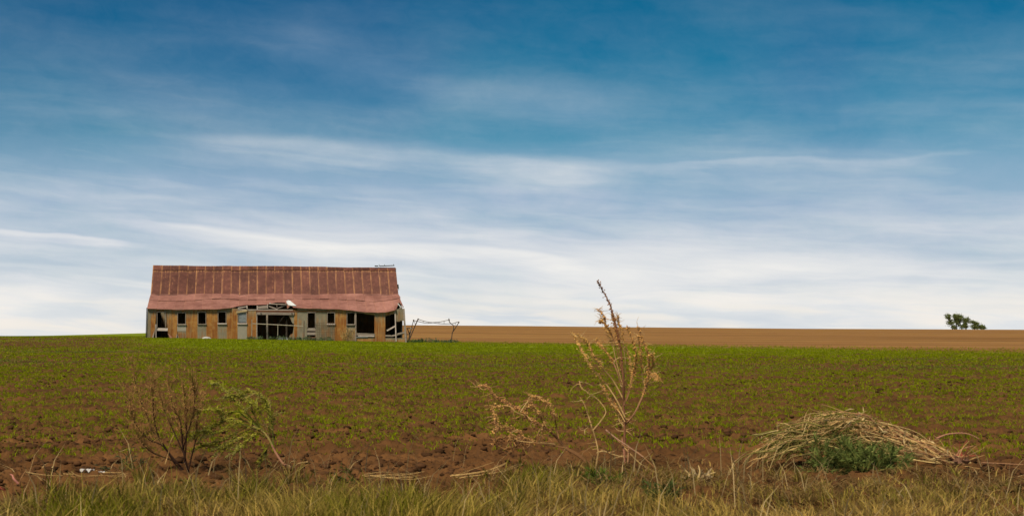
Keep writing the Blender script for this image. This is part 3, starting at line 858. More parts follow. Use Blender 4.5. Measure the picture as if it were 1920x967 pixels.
# bent pipe frame beside the barn
pf = empty('pipe_trestle', on_ground(barn_w(808, 642, 0.2)))
tag(pf, 'bent rusty pipe frame with sagging top rails standing right beside the barn', 'metal frame')
FD = 0.3
def fp(pts, r, name, n=5, dd=0.0):
    return wtube(name, [barn_w(x, y, FD + dd) for x, y in pts], r, M_pipe, pf, n)
fp([(766, 642), (767.5, 637), (775, 618), (783.8, 598)], 0.045, 'leg')
fp([(771.6, 614), (773.5, 607), (775.5, 600.5)], 0.03, 'leg', dd=0.5)
fp([(775.6, 600.8), (777.5, 604), (778.4, 607.5)], 0.018, 'brace', dd=0.3)
fp([(784, 598), (793.5, 601.3), (803, 603.6), (811, 604.4), (825, 603.3), (842, 599.5)], 0.024, 'rail')
fp([(775.5, 600.5), (783, 602), (794, 604.8), (802, 605.7), (812, 604.7), (822, 606.2), (832, 606.8), (848, 606.6), (858, 603.3), (860.3, 604)], 0.024, 'rail', dd=0.5)
for x, a, c_ in ((793.5, 601, 605), (803.2, 603.5, 605.8), (823.2, 603.2, 606.4), (832.6, 601.5, 607)):
    fp([(x, a), (x, c_)], 0.018, 'rung', dd=0.25)
for x, y, dd in ((775.5, 600.4, .5), (784, 598.2, 0), (842.2, 600, 0), (860.2, 604, .5)):
    m = MB(); p = barn_w(x, y, FD + dd); m.box(p, (.10, .10, .13)); m.build('joint', M_pipe, pf, pf.location)
fp([(841.5, 596.6), (842.2, 601), (842.6, 603.4), (846, 606.6), (850.6, 610), (850.4, 617), (848.2, 624)], 0.034, 'arm')
fp([(860.2, 604.4), (858.2, 607.4), (853, 616), (848.4, 623)], 0.034, 'arm', dd=0.2)
fp([(855, 605), (852.5, 610)], 0.014, 'brace', dd=0.3)
fp([(848.2, 622.5), (847.2, 630), (846.4, 646)], 0.042, 'leg')

# propped scrap between the barn corner and the frame
sc = empty('scrap_trestle', on_ground(barn_w(767, 642, 0.9)))
tag(sc, 'grey broken trestle of weathered boards propped against the barn corner', 'trestle')
def sbar(name, a, b_, wpx, dep, mat):
    m = MB(); m.bar(barn_w(*a, dep), barn_w(*b_, dep), wpx / 23, 0.05); return m.build(name, mat, sc, sc.location)
sbar('top_bar', (762.5, 615.4), (773.4, 614.8), 1.6, 0.9, M_wood)
sbar('leg', (771.4, 615), (764.6, 643), 1.8, 0.95, M_wood)
sbar('leg', (764, 616), (769, 630), 1.4, 1.0, M_wood_dark)
sbar('leg', (768.5, 622), (766.4, 643), 1.2, 1.1, M_wood)
sbar('cap', (769.5, 615.2), (772.4, 615.2), 1.2, 0.85, M_white)
sbar('block', (763.6, 626.4), (766, 627), 2.2, 0.86, M_wood_pale)

# ------------------------------------------------------------------ far trees on the crest
TD = 470.0
def px_m(d): return F / d
def tree(label, trunks, blobs, nleaf, seed):
    """trunks: polylines in photo px; blobs: (px, py, rx_px, ry_px) foliage masses, spread in depth"""
    rs = random.Random(seed)
    bx = sum(t[0][0] for t in trunks) / len(trunks)
    base = G(bx, TD)
    e = empty('tree', base)
    tag(e, label, 'tree', None)
    m = MB()
    for tp in trunks:
        pts = [W(x, y, TD + rs.uniform(-.4, .4) * i) for i, (x, y) in enumerate(tp)]
        pts[0].z = base.z - 0.4
        m.tube(pts, [0.22 * (1 - 0.6 * i / (len(pts) - 1)) for i in range(len(pts))], 6)
        for k in range(5):
            i = rs.randrange(1, len(pts)); p = pts[i]
            q = p + Vector((rs.uniform(-1.2, 1.2), rs.uniform(-1.2, 1.2), rs.uniform(0.3, 1.2)))
            m.tube([p, p.lerp(q, .5) + Vector((0, 0, .1)), q], [0.07, 0.05, 0.02], 4)
    m.build('trunk', M_bark, e, base)
    m = MB()
    tot = sum(b_[2] * b_[3] for b_ in blobs)
    s = TD / F
    for (x, y, rx, ry) in blobs:
        c = W(x, y, TD)
        sub = []
        for _ in range(max(4, int(rx * ry / 5))):
            while True:
                v = Vector((rs.uniform(-1, 1), rs.uniform(-1, 1), rs.uniform(-1, 1)))
                if v.length < 1: break
            sub.append((c + Vector((v.x * rx * s, v.y * rx * s, v.z * ry * s)), rs.uniform(0.22, 0.5)))
        for _ in range(int(nleaf * rx * ry / tot)):
            p, rr = rs.choice(sub)
            p = p + Vector((rs.gauss(0, rr), rs.gauss(0, rr), rs.gauss(0, rr * .8)))
            d = Vector((rs.uniform(-1, 1), rs.uniform(-1, 1), rs.uniform(-.7, .5))).normalized() * rs.uniform(.20, .42)
            g_ = rs.uniform(0.6, 1.35)
            m.leaf(p, p + d, rs.uniform(.18, .32), (0.17 * g_, 0.20 * g_, 0.065 * g_))
    m.build('crown', M_leaf, e, base)
    return e
tree('tallest leafy tree on the far crest, forked trunk with sky showing between', [[(1786, 617), (1785, 608), (1781, 600), (1776, 594)], [(1793, 617), (1793, 606), (1792, 598), (1796, 593)]],
     [(1776, 593.5, 5.0, 4.2), (1783, 603, 3.6, 5.5), (1790, 592.5, 6, 4), (1798, 594.5, 4.6, 4.2), (1793, 601, 3, 5.5), (1787, 613, 5, 2.8), (1800, 600, 4.5, 3.2), (1797, 609, 2.5, 3)], 4600, 3)
tree('slim leafy tree on the far crest, right against the tallest one', [[(1811, 617), (1812, 608), (1813, 600)]],
     [(1813, 601.5, 3, 5), (1808.5, 603, 3.2, 2.6), (1810, 610, 3.4, 4), (1804.5, 613, 3.2, 2.5)], 2000, 4)
tree('round bushy small tree standing apart on the far crest', [[(1827, 617), (1827, 609), (1826, 604)]],
     [(1824, 604.5, 2.8, 2.6), (1829.5, 606.5, 2.6, 3.2), (1826, 612, 4.2, 3.6), (1832, 614, 2.6, 2)], 2000, 5)
tree('low bush at the end of the row of trees on the far crest', [[(1840, 617), (1840, 613)]],
     [(1839, 613, 2.8, 2.6), (1843, 614, 2.6, 2.4)], 1000, 6)

# ------------------------------------------------------------------ blades, in bulk
def blades(pos, h, wd, lean, col, seg, face=None):
    """pos (N,3), h, wd, lean (N,2 horizontal tip offset), col (N,3) -> V, T, tint"""
    N = len(pos)
    a = rng.uniform(0, 2 * np.pi, N) if face is None else face
    sx, sy = np.cos(a) * wd / 2, np.sin(a) * wd / 2
    S = np.c_[sx, sy, np.zeros(N)]
    tip = pos + np.c_[lean, h]
    if seg == 1:
        V = np.stack([pos - S, pos + S, tip], 1)
        T = np.array([[0, 1, 2]])
    else:
        mid = pos + np.c_[lean * 0.32, h * 0.6]
        V = np.stack([pos - S, pos + S, mid + S * 0.8, mid - S * 0.8, tip], 1)
        T = np.array([[0, 1, 2], [0, 2, 3], [3, 2, 4]])
    k = V.shape[1]
    TT = (np.arange(N)[:, None, None] * k + T[None]).reshape(-1, 3)
    return V.reshape(-1, 3), TT, np.repeat(col, k, axis=0)
def join(parts):
    V, T, C = [], [], []; n = 0
    for v, t_, c in parts:
        V.append(v); T.append(t_ + n); C.append(c); n += len(v)
    return np.concatenate(V), np.concatenate(T), np.concatenate(C)
def scatter(r0, r1, dens, a=0.42):
    n = int(dens * a * (r1 * r1 - r0 * r0))
    r = np.sqrt(rng.uniform(r0 * r0, r1 * r1, n)); th = rng.uniform(-a, a, n)
    return r * np.sin(th), r * np.cos(th)

# young wheat, drilled in rows across the view
parts = []
for r0, r1, dens, nb, seg, hh, ww in ((15.2, 20, 230, 4, 3, 0.055, 0.0075), (20, 28, 190, 4, 1, 0.058, 0.010), (28, 48, 140, 4, 1, 0.058, 0.0145), (48, 90, 62, 3, 1, 0.062, 0.030), (90, 150, 18, 3, 1, 0.065, 0.05)):
    x, y = scatter(r0, r1, dens)
    row = 0.24
    y = np.where(rng.random(len(y)) < 0.85, np.round(y / row) * row + rng.normal(0, 0.018, len(y)), y)
    _, vg = field_masks(x, y)
    r_ = np.hypot(x, y)
    patch = fbm(x * 0.07, y * 0.85, 4, 55, 0.6) * 0.58 + fbm(x * 0.9, y * 1.9, 4, 66, 0.65) * 0.42
    thin = 0.035 * (1 - sstep(r_, 16, 30)) - 0.10 * sstep(r_, 32, 70)
    keep = rng.random(len(x)) < vg * sstep(patch, 0.35 + thin, 0.49 + thin)
    bx_, by_ = to_barn(x, y)
    keep &= ~((np.abs(bx_) < 11.4) & (by_ > -0.5) & (by_ < 12))
    x, y = x[keep], y[keep]
    n = len(x)
    z = ground(x, y) - 0.006
    for q in range(nb):
        P_ = np.c_[x + rng.normal(0, .014, n), y + rng.normal(0, .014, n), z]
        h = hh * rng.uniform(.55, 1.25, n)
        ln = rng.normal(0, .034, (n, 2))
        ln[:, 0] -= 0.008
        g_ = rng.uniform(.65, 1.3, n)[:, None]
        weedy = (sstep(fbm(x * 0.05, y * 0.30, 3, 91), 0.55, 0.66) * sstep(np.hypot(x, y), 45, 55) * (1 - sstep(np.hypot(x, y), 66, 76)))[:, None]
        c = np.array([0.265, 0.300, 0.004]) * g_
        c = c * (1 - weedy) + np.array([0.20, 0.235, 0.045]) * g_ * weedy
        yel = (rng.random(n) < .16)[:, None]
        c = np.where(yel, np.array([0.19, 0.17, 0.035]) * g_, c)
        parts.append(blades(P_, h, ww * rng.uniform(.7, 1.3, n), ln, c, seg))
V, T, C = join(parts)
o = np_mesh('wheat_seedlings', V, T, M_blade, C)
tag(o, 'thin rows of bright green wheat seedlings coming up across the brown field', 'crop', kind='stuff')

# roadside grass
def px_of(x, y): return 960 + F * x / y
x, y = scatter(7.6, 14.2, 2300, 0.45)
px = px_of(x, y); r_ = np.hypot(x, y)
lim = np.interp(px, [-300, 0, 60, 150, 280, 330, 600, 640, 760, 900, 960, 1100, 1300, 1400, 1500, 1920, 2300], [10.9, 10.7, 11.0, 11.4, 11.9, 12.4, 12.2, 11.8, 11.6, 11.8, 12.6, 13.0, 13.2, 13.4, 13.2, 13.2, 13.2])
clump = fbm(x * 1.5, y * 1.5, 3, 101)
hol = sstep(vnoise(x * 0.8 + 3.3, y * 1.4, 42), 0.58, 0.85)
right = sstep(px, 980, 1350)
edge = 1 - sstep(r_ + (fbm(x * 1.0, y * 1.0, 3, 200) - .5) * 2.6, lim - 1.0, lim + 0.8)
keep = rng.random(len(x)) < edge * 0.62 * np.clip(0.25 + 2.6 * (clump - 0.38), 0.04, 1) * (1 - 0.75 * hol * (1 - right)) * (1 - 0.45 * right * sstep(r_, 11, 12.5))
x, y, px, r_, clump, right = (q[keep] for q in (x, y, px, r_, clump, right))
n = len(x)
tall = np.clip(0.17 + 0.65 * (clump - .5), 0.06, 0.30)
h = (tall * (1 - right) + (0.125 + 0.05 * sstep(fbm(x * .7, y * .7, 2, 5), .4, .7)) * right) * rng.uniform(.45, 1.2, n)
h = h * (1 - 0.45 * sstep(r_, 11.0, 12.6))
wave = fbm(x * .9, y * .9, 2, 140) - 0.5
ln = np.c_[rng.normal(0, .40, n) + wave * 1.0, rng.normal(0, .35, n)] * h[:, None]
dry = np.clip(0.45 + 0.32 * right + (fbm(x * 1.1, y * 1.1, 3, 120) - .5) * 1.5 + rng.normal(0, .2, n), 0, 1)[:, None]
g_ = rng.uniform(.45, 1.45, n)[:, None]
c = (np.array([0.170, 0.168, 0.008]) * (1 - dry) + np.array([0.60, 0.39, 0.105]) * dry) * g_
z = ground(x, y) - 0.01
P_ = np.c_[x, y, z]
v1 = blades(P_, h, rng.uniform(.005, .011, n), ln, c, 3)
# dead thatch lying between the living blades
nt = 62000
x2, y2 = scatter(7.6, 14.4, nt / (0.45 * (14.4 ** 2 - 7.6 ** 2)), 0.45)
px2 = px_of(x2, y2); r2 = np.hypot(x2, y2)
lim2 = np.interp(px2, [-300, 0, 100, 300, 450, 600, 900, 960, 1150, 1300, 1450, 1920, 2300], [12.0, 12.4, 13.0, 13.2, 12.6, 12.4, 12.8, 14.0, 14.4, 14.2, 14.3, 14.3, 13.6])
k2 = rng.random(len(x2)) < (1 - sstep(r2, lim2 - 1.6, lim2 + 0.3)) * sstep(fbm(x2 * 1.3, y2 * 1.3, 3, 150), .33, .55)
x2, y2 = x2[k2], y2[k2]; n2 = len(x2)
hz = rng.uniform(.01, .07, n2); L = rng.uniform(.08, .34, n2); a2 = rng.uniform(0, 2 * np.pi, n2)
g2 = rng.uniform(.5, 1.25, n2)[:, None]
mixc = rng.random(n2)[:, None]
c2 = (np.array([0.38, 0.24, 0.09]) * mixc + np.array([0.20, 0.105, 0.04]) * (1 - mixc)) * g2
v2 = blades(np.c_[x2, y2, ground(x2, y2) + rng.uniform(0, .05, n2)], hz, rng.uniform(.005, .013, n2), np.c_[np.cos(a2) * L, np.sin(a2) * L * .7], c2, 3)
# tussocks: blades fanning out of one root
xt, yt_ = scatter(8.2, 14.3, 13, 0.45)
pt = px_of(xt, yt_); rt_ = np.hypot(xt, yt_)
limt = np.interp(pt, [-300, 0, 120, 250, 600, 700, 880, 950, 1150, 1330, 1500, 1920, 2300], [11.6, 11.8, 12.6, 13.0, 13.0, 12.2, 12.4, 13.8, 13.9, 13.6, 13.2, 13.4, 13.2])
kt = (rt_ < limt) & (rng.random(len(xt)) < 0.9 - 0.5 * sstep(rt_, 11.5, 13.5))
xt, yt_, pt = xt[kt], yt_[kt], pt[kt]
tus = []
for q in range(len(xt)):
    nb_ = int(rng.integers(14, 60)); hh = rng.uniform(.08, .30) * (0.62 if pt[q] > 1150 else 1.0)
    a_ = rng.uniform(0, 2 * np.pi, nb_); sp = rng.uniform(.15, 1.25, nb_)
    rr_ = np.abs(rng.normal(0, .035, nb_))
    X_, Y_ = xt[q] + np.cos(a_) * rr_, yt_[q] + np.sin(a_) * rr_
    h_ = hh * rng.uniform(.5, 1.15, nb_) / np.sqrt(1 + sp * sp)
    d_ = np.clip(rng.choice([.1, .35, .7, .95]) + (.2 if pt[q] > 1100 else 0) + rng.normal(0, .15, nb_), 0, 1)[:, None]
    cc = (np.array([0.170, 0.182, 0.010]) * (1 - d_) + np.array([0.60, 0.40, 0.12]) * d_) * rng.uniform(.4, 1.3, nb_)[:, None] * rng.uniform(.6, 1.15)
    tus.append(blades(np.c_[X_, Y_, ground(X_, Y_) - .01], h_, rng.uniform(.005, .012, nb_), np.c_[np.cos(a_), np.sin(a_)] * (sp * h_)[:, None], cc, 3))
# broken stalks standing or lying at all angles
xs, ys = scatter(8.4, 14.2, 22, 0.45); ns = len(xs)
tl = rng.uniform(.1, 1.45, ns); as_ = rng.uniform(0, 2 * np.pi, ns); Ls = rng.uniform(.12, .5, ns)
keeps = rng.random(ns) < 1 - .6 * sstep(np.hypot(xs, ys), 11.5, 14)
pos_s = np.c_[xs, ys, ground(xs, ys)]
cs_ = np.array([0.62, 0.44, 0.20]) * rng.uniform(.35, 1.1, ns)[:, None]
stalks = blades(pos_s[keeps], (Ls * np.cos(tl))[keeps], rng.uniform(.005, .011, ns)[keeps], (np.c_[np.cos(as_), np.sin(as_)] * (Ls * np.sin(tl))[:, None])[keeps], cs_[keeps], 3)
V, T, C = join([v1, v2, stalks] + tus)
o = np_mesh('verge_grass', V, T, M_blade, C)
tag(o, 'rough green and straw-coloured grass along the near field edge', 'grass', kind='stuff')

# clods of turned soil
x, y = scatter(12.0, 44, 130, 0.42)
r_ = np.hypot(x, y)
keep = rng.random(len(x)) < np.clip(0.05 + 0.95 * (1 - sstep(r_, 14, 24)), 0, 1) * sstep(fbm(x * .5, y * 1.4, 3, 71), .34, .6)
x, y = x[keep], y[keep]; n = len(x)
ph = (1 + 5 ** .5) / 2
ico = np.array([(-1, ph, 0), (1, ph, 0), (-1, -ph, 0), (1, -ph, 0), (0, -1, ph), (0, 1, ph), (0, -1, -ph), (0, 1, -ph), (ph, 0, -1), (ph, 0, 1), (-ph, 0, -1), (-ph, 0, 1)]) / 1.9
icf = np.array([(0, 11, 5), (0, 5, 1), (0, 1, 7), (0, 7, 10), (0, 10, 11), (1, 5, 9), (5, 11, 4), (11, 10, 2), (10, 7, 6), (7, 1, 8), (3, 9, 4), (3, 4, 2), (3, 2, 6), (3, 6, 8), (3, 8, 9), (4, 9, 5), (2, 4, 11), (6, 2, 10), (8, 6, 7), (9, 8, 1)])
s = rng.gamma(1.6, .008, n) + .007 + 0.012 * sstep(np.hypot(x, y), 18, 40)
s = np.minimum(s, 0.06)
V = ico[None] * s[:, None, None] * rng.uniform(.6, 1.35, (n, 12, 1)) * np.array([1.25, 1.0, .65])
V = V + np.c_[x, y, ground(x, y) + s * .15][:, None, :]
T = (np.arange(n)[:, None, None] * 12 + icf[None]).reshape(-1, 3)
g_ = np.repeat(rng.uniform(.6, 1.3, n), 12)[:, None]
o = np_mesh('soil_clods', V.reshape(-1, 3), T, M_stem, np.array([0.088, 0.040, 0.017]) * g_)
tag(o, 'loose reddish-brown clods of turned soil strewn over the field', 'soil', kind='stuff')

# bits of straw and pale stubble in the field
x, y = scatter(13, 60, 1.1, 0.42); n = len(x)
a2 = rng.normal(0, .5, n) + np.where(rng.random(n) < .5, 0, np.pi); L = rng.uniform(.05, .30, n)
o_ = blades(np.c_[x, y, ground(x, y) + .02], rng.uniform(0, .05, n), rng.uniform(.008, .018, n), np.c_[np.cos(a2) * L, np.sin(a2) * L], np.array([0.40, 0.27, 0.13]) * rng.uniform(.5, 1.3, n)[:, None], 3)
o = np_mesh('straw_litter', o_[0], o_[1], M_blade, o_[2])
tag(o, 'scattered pale bits of straw lying on the ploughed field', 'straw', kind='stuff')

# ------------------------------------------------------------------ weeds in front
TAN = (0.50, 0.31, 0.12); PINK = (0.38, 0.19, 0.095); BROWN = (0.27, 0.135, 0.055); DARK = (0.055, 0.028, 0.016); OLIVE = (0.150, 0.135, 0.030)
GREEN = (0.105, 0.150, 0.022); SAGE = (0.055, 0.090, 0.040); RED = (0.36, 0.075, 0.055); BUFF = (0.56, 0.38, 0.16)
def vary(c, a=0.25):
    g_ = random.uniform(1 - a, 1 + a)
    return tuple(v * g_ for v in c)
def smooth(pts, n=4):
    """Catmull-Rom through points"""
    P_ = [Vector(p) for p in pts]; out_ = []
    for i in range(len(P_) - 1):
        p0, p1, p2, p3 = P_[max(i - 1, 0)], P_[i], P_[i + 1], P_[min(i + 2, len(P_) - 1)]
        for k in range(n):
            u = k / n
            out_.append(0.5 * ((2 * p1) + (p2 - p0) * u + (2 * p0 - 5 * p1 + 4 * p2 - p3) * u * u + (3 * p1 - p0 - 3 * p2 + p3) * u ** 3))
    out_.append(P_[-1])
    return out_
def trace(pts, Y, dy0=0.0, dy1=0.0, n=4, jit=0.01):
    """photo polyline to a 3D path; depth drifts from Y+dy0 to Y+dy1"""
    m_ = len(pts)
    raw = [W(x, y, Y + dy0 + (dy1 - dy0) * i / max(m_ - 1, 1)) for i, (x, y) in enumerate(pts)]
    return smooth([p + Vector((random.gauss(0, jit * .3), random.gauss(0, jit * 2), random.gauss(0, jit * .3))) for p in raw], n)
def twig(m, p, d, L, curl, r, col, n=6, g=0.0):
    """short wandering, curling twig"""
    pts = [Vector(p)]; d = Vector(d).normalized()
    ax = Vector((random.gauss(0, .5), random.gauss(0, 1), random.gauss(0, .5))).normalized()
    for k in range(n):
        d = (Matrix.Rotation(curl / n * random.uniform(.4, 1.6), 3, ax) @ d + Vector((random.gauss(0, .12), random.gauss(0, .12), random.gauss(0, .12) - g / n))).normalized()
        pts.append(pts[-1] + d * L / n)
    m.tube(pts, [r * (1 - .65 * k / n) for k in range(n + 1)], 4, col)
    return pts
def taper(path, r0, r1):
    n = len(path) - 1
    return [r0 + (r1 - r0) * k / n for k in range(n + 1)]
def tangent(path, i):
    return (path[min(i + 1, len(path) - 1)] - path[max(i - 1, 0)]).normalized()
def rand_dir(t, spread):
    return (t + Vector((random.gauss(0, spread), random.gauss(0, spread), random.gauss(0, spread * .7)))).normalized()
def nubs(m, path, i0, i1, dens, off, r, col):
    """knobbly seed clusters along part of a path"""
    for i in range(i0, i1):
        a, b_ = path[i], path[i + 1]
        nn = (b_ - a).length * dens * 1.3
        for k in range(int(nn) + (random.random() < nn % 1)):
            o3 = Vector((random.gauss(0, off), random.gauss(0, off), random.gauss(0, off))) * random.choice((.5, .8, 1.2))
            m.blob(a.lerp(b_, random.random()) + o3, r * random.uniform(.3, .85), vary(tuple(v * 1.25 for v in col), .4))
def stem_part(name, e, path, r0, r1, col, sides=5):
    m = MB(); m.tube(path, taper(path, r0 * 0.95, r1), sides, vary(col, .12))
    return m.build(name, M_stem, e, e.location)

# --- tall dry amaranth-like weed
YT = 13.9
tw = empty('tall_weed', G(1172, YT))
tag(tw, 'tall dry tan weed with upright seed spikes reaching above the skyline', 'weed')
main = trace([(1172, 872), (1172, 840), (1171, 800), (1170, 760), (1168, 715), (1164, 660), (1158, 628), (1150, 592), (1141, 566), (1131, 546), (1120, 526)], YT, 0, -.05, 5)
main[0].z = gz(main[0].x, main[0].y) - .03
ms = stem_part('stem', tw, main, .016, .003, (0.25, 0.11, 0.055), 6)
m = MB(); nubs(m, main, 22, len(main) - 1, 300, .008, .0105, (0.24, 0.105, 0.042)); m.build('seed_spike', M_stem, ms, tw.location)
BR_ = [([(1171, 782), (1158, 752), (1138, 722), (1112, 692), (1096, 668), (1086, 645), (1079, 632), (1072, 627)], .009, TAN, .25),
       ([(1170, 750), (1152, 715), (1130, 690), (1113, 668), (1103, 646), (1093, 634), (1085, 628)], .008, TAN, -.15),
       ([(1169, 735), (1158, 700), (1147, 675), (1135, 658), (1126, 646), (1118, 636)], .007, PINK, .1),
       ([(1166, 700), (1156, 655), (1146, 625), (1137, 608), (1130, 590), (1122, 580)], .007, BROWN, -.1),
       ([(1168, 720), (1157, 680), (1148, 645), (1140, 622), (1133, 606), (1127, 600), (1124, 606)], .006, TAN, .2),
       ([(1167, 690), (1160, 655), (1155, 628), (1151, 606), (1148, 588)], .005, BROWN, .12),
       ([(1169, 715), (1172, 680), (1169, 650), (1165, 620), (1160, 604), (1157, 597), (1160, 596)], .006, TAN, .2),
       ([(1170, 755), (1182, 725), (1190, 695), (1192, 665), (1186, 640), (1176, 612)], .007, BROWN, -.2),
       ([(1170, 760), (1180, 735), (1184, 705), (1180, 675), (1174, 650)], .006, PINK, .2),
       ([(1174, 796), (1188, 776), (1203, 750), (1212, 722), (1217, 692), (1214, 662), (1206, 637), (1198, 612)], .010, PINK, -.3),
       ([(1206, 742), (1214, 722), (1221, 705), (1226, 702), (1231, 704), (1231, 713)], .005, BUFF, -.35),
       ([(1214, 705), (1221, 690), (1224, 672), (1220, 664)], .004, TAN, -.3),
       ([(1210, 728), (1204, 700), (1202, 670), (1199, 645), (1196, 628)], .006, TAN, -.1),
       ([(1171, 790), (1160, 772), (1148, 758), (1138, 742), (1128, 724)], .005, TAN, .3),
       ([(1171, 812), (1166, 790), (1158, 768), (1152, 757)], .004, BUFF, .25)]
for pts, r0, col, dd in BR_:
    path = trace(pts, YT, 0, dd, 4)
    bo = stem_part('branch', tw, path, r0, .003, col)
    m = MB()
    h_ = len(path) // 3
    nubs(m, path, h_, len(path) - 1, 270, .011, .0115, random.choice(((0.54, 0.31, 0.09), (0.46, 0.24, 0.07), (0.50, 0.26, 0.08))))
    for k in range(max(6, int(len(path) * 1.5))):
        i = random.randrange(h_, len(path))
        s_ = random.choice((-1, 1))
        twig(m, path[i], (s_ * random.uniform(.3, 1), random.gauss(0, .5), random.uniform(-.1, .8)), random.uniform(.03, .11), random.uniform(-2.6, 2.6), .0028, vary(random.choice((TAN, BUFF, (0.52, 0.28, 0.09), (0.44, 0.22, 0.08))), .25), 5)
    m.build('seed_head', M_stem, bo, tw.location)['kind'] = 'stuff'
m = MB()
for k in range(26):
    i = random.randrange(8, 30)
    twig(m, main[i], (random.choice((-1, 1)), random.gauss(0, .6), random.uniform(-.5, .5)), random.uniform(.05, .16), random.uniform(-2, 2), .004, vary(random.choice((TAN, BUFF, BROWN)), .25), 5)
m.build('dry_leaves', M_stem, tw, tw.location)['kind'] = 'stuff'
for pts, col, r0 in (([(1150, 818), (1170, 834), (1196, 848), (1222, 872), (1250, 893)], BROWN, .0075), ([(1136, 806), (1156, 822), (1180, 838), (1206, 856)], (0.33, 0.18, 0.11), .008),
                     ([(1166, 822), (1170, 850), (1172, 868)], (0.34, 0.15, 0.09), .007), ([(1178, 836), (1176, 868)], PINK, .007), ([(1160, 826), (1200, 868), (1240, 890), (1262, 898)], TAN, .006)):
    stem_part('root', tw, trace(pts, YT - .35, .2, -.2, 4), r0, .004, col)

# --- short dry weed to its left
sw = empty('dry_weed', G(1112, 13.6))
tag(sw, 'short thin dry weed leaning just left of the tall weed', 'weed')
for pts, r0, col in (([(1116, 884), (1119, 862), (1121, 846), (1117, 822), (1110, 800), (1104, 782), (1096, 760), (1089, 744)], .009, TAN),
                     ([(1119, 850), (1130, 846), (1150, 851), (1166, 856)], .006, BUFF), ([(1112, 806), (1128, 785), (1136, 770), (1120, 748), (1104, 736), (1090, 726), (1086, 714)], .006, TAN),
                     ([(1108, 790), (1102, 800), (1096, 806)], .004, TAN)):
    path = trace(pts, 13.6, 0, .1, 4)
    bo = stem_part('stem', sw, path, r0, .003, col)
    m = MB(); nubs(m, path, len(path) // 2, len(path) - 1, 60, .008, .006, TAN)
    for k in range(9):
        i = random.randrange(len(path) // 3, len(path))
        twig(m, path[i], (random.choice((-1, 1)), random.gauss(0, .5), random.uniform(-.3, .6)), random.uniform(.05, .15), random.uniform(-2.2, 2.2), .003, vary(random.choice((TAN, BUFF, OLIVE)), .2), 5)
    m.build('seed_head', M_stem, bo, sw.location)['kind'] = 'stuff'

# --- dry weed bent far over to the left
lw = empty('bent_weed', G(1115, 13.5))
tag(lw, 'dry brown weed bent low to one side with curling seed heads', 'weed')
LB = [([(1112, 876), (1096, 862), (1080, 852), (1062, 840), (1048, 824), (1034, 810), (1018, 798), (996, 786), (976, 770), (952, 756), (936, 748), (924, 738), (915, 728), (906, 723), (896, 727)], .019, (0.20, 0.095, 0.04), .2),
      ([(1047, 822), (1043, 802), (1040, 782), (1036, 765), (1029, 754), (1014, 748), (1003, 744), (994, 741)], .007, BROWN, -.2),
      ([(1058, 838), (1030, 834), (1006, 830), (984, 822), (968, 806), (950, 801), (932, 804), (924, 812)], .007, BROWN, .2),
      ([(1040, 832), (1012, 830), (986, 834), (962, 836), (946, 842)], .006, TAN, .35),
      ([(984, 778), (966, 770), (956, 760), (940, 760), (928, 762), (920, 760), (922, 764), (930, 782), (936, 796)], .005, TAN, -.1),
      ([(976, 772), (990, 752), (996, 758), (984, 764)], .004, BUFF, .1), ([(998, 788), (986, 776), (972, 764), (962, 768)], .005, TAN, .25),
      ([(1020, 800), (1014, 780), (1004, 768), (992, 760)], .005, BROWN, -.3), ([(1010, 832), (1016, 812), (1020, 798), (1020, 790)], .005, BUFF, -.2),
      ([(1000, 830), (975, 826), (955, 818), (935, 822), (926, 832)], .005, TAN, .3), ([(970, 806), (958, 812), (962, 824), (974, 818)], .004, BUFF, .2)]
for pts, r0, col, dd in LB:
    path = trace(pts, 13.5, 0, dd, 4)
    bo = stem_part('branch', lw, path, r0, .003, col)
    m = MB()
    h_ = len(path) // 3
    nubs(m, path, h_, len(path) - 1, 260, .012, .0115, random.choice(((0.50, 0.28, 0.09), (0.40, 0.20, 0.07))))
    for k in range(int(len(path) * .8)):
        i = random.randrange(h_, len(path))
        twig(m, path[i], (random.uniform(-1, .4), random.gauss(0, .6), random.uniform(-.8, .7)), random.uniform(.05, .14), random.uniform(-2.4, 2.4), .0038, vary(random.choice((TAN, (0.46, 0.25, 0.09), BROWN, PINK)), .25), 6, .3)
    m.build('seed_head', M_stem, bo, lw.location)['kind'] = 'stuff'

# --- dark many-stemmed bush
YB = 13.5
bw = empty('tumbleweed_bush', G(347, YB))
tag(bw, 'dark-stemmed bushy dead weed with rust-brown twigs at the field edge', 'weed')
BS = [([(352, 886), (346, 862), (342, 838), (340, 812), (336, 788), (329, 768), (322, 748), (318, 730)], .011, 0), ([(347, 886), (330, 862), (314, 846), (300, 826), (288, 806), (276, 782), (264, 752), (256, 722), (252, 700)], .010, .15),
      ([(344, 886), (326, 868), (306, 836), (282, 824), (262, 806), (250, 778), (244, 748)], .008, -.2), ([(354, 880), (361, 850), (367, 822), (370, 792), (378, 762), (384, 735)], .008, .2),
      ([(346, 866), (350, 836), (352, 800), (348, 762), (344, 722)], .008, -.15), ([(344, 850), (334, 822), (322, 800), (310, 775), (302, 748), (296, 730)], .007, .25),
      ([(342, 842), (352, 815), (362, 780), (364, 745), (362, 715)], .006, -.3), ([(312, 842), (296, 812), (290, 780), (288, 750), (290, 725)], .006, -.1), ([(338, 872), (318, 862), (290, 850), (270, 835), (258, 820)], .006, -.3)]
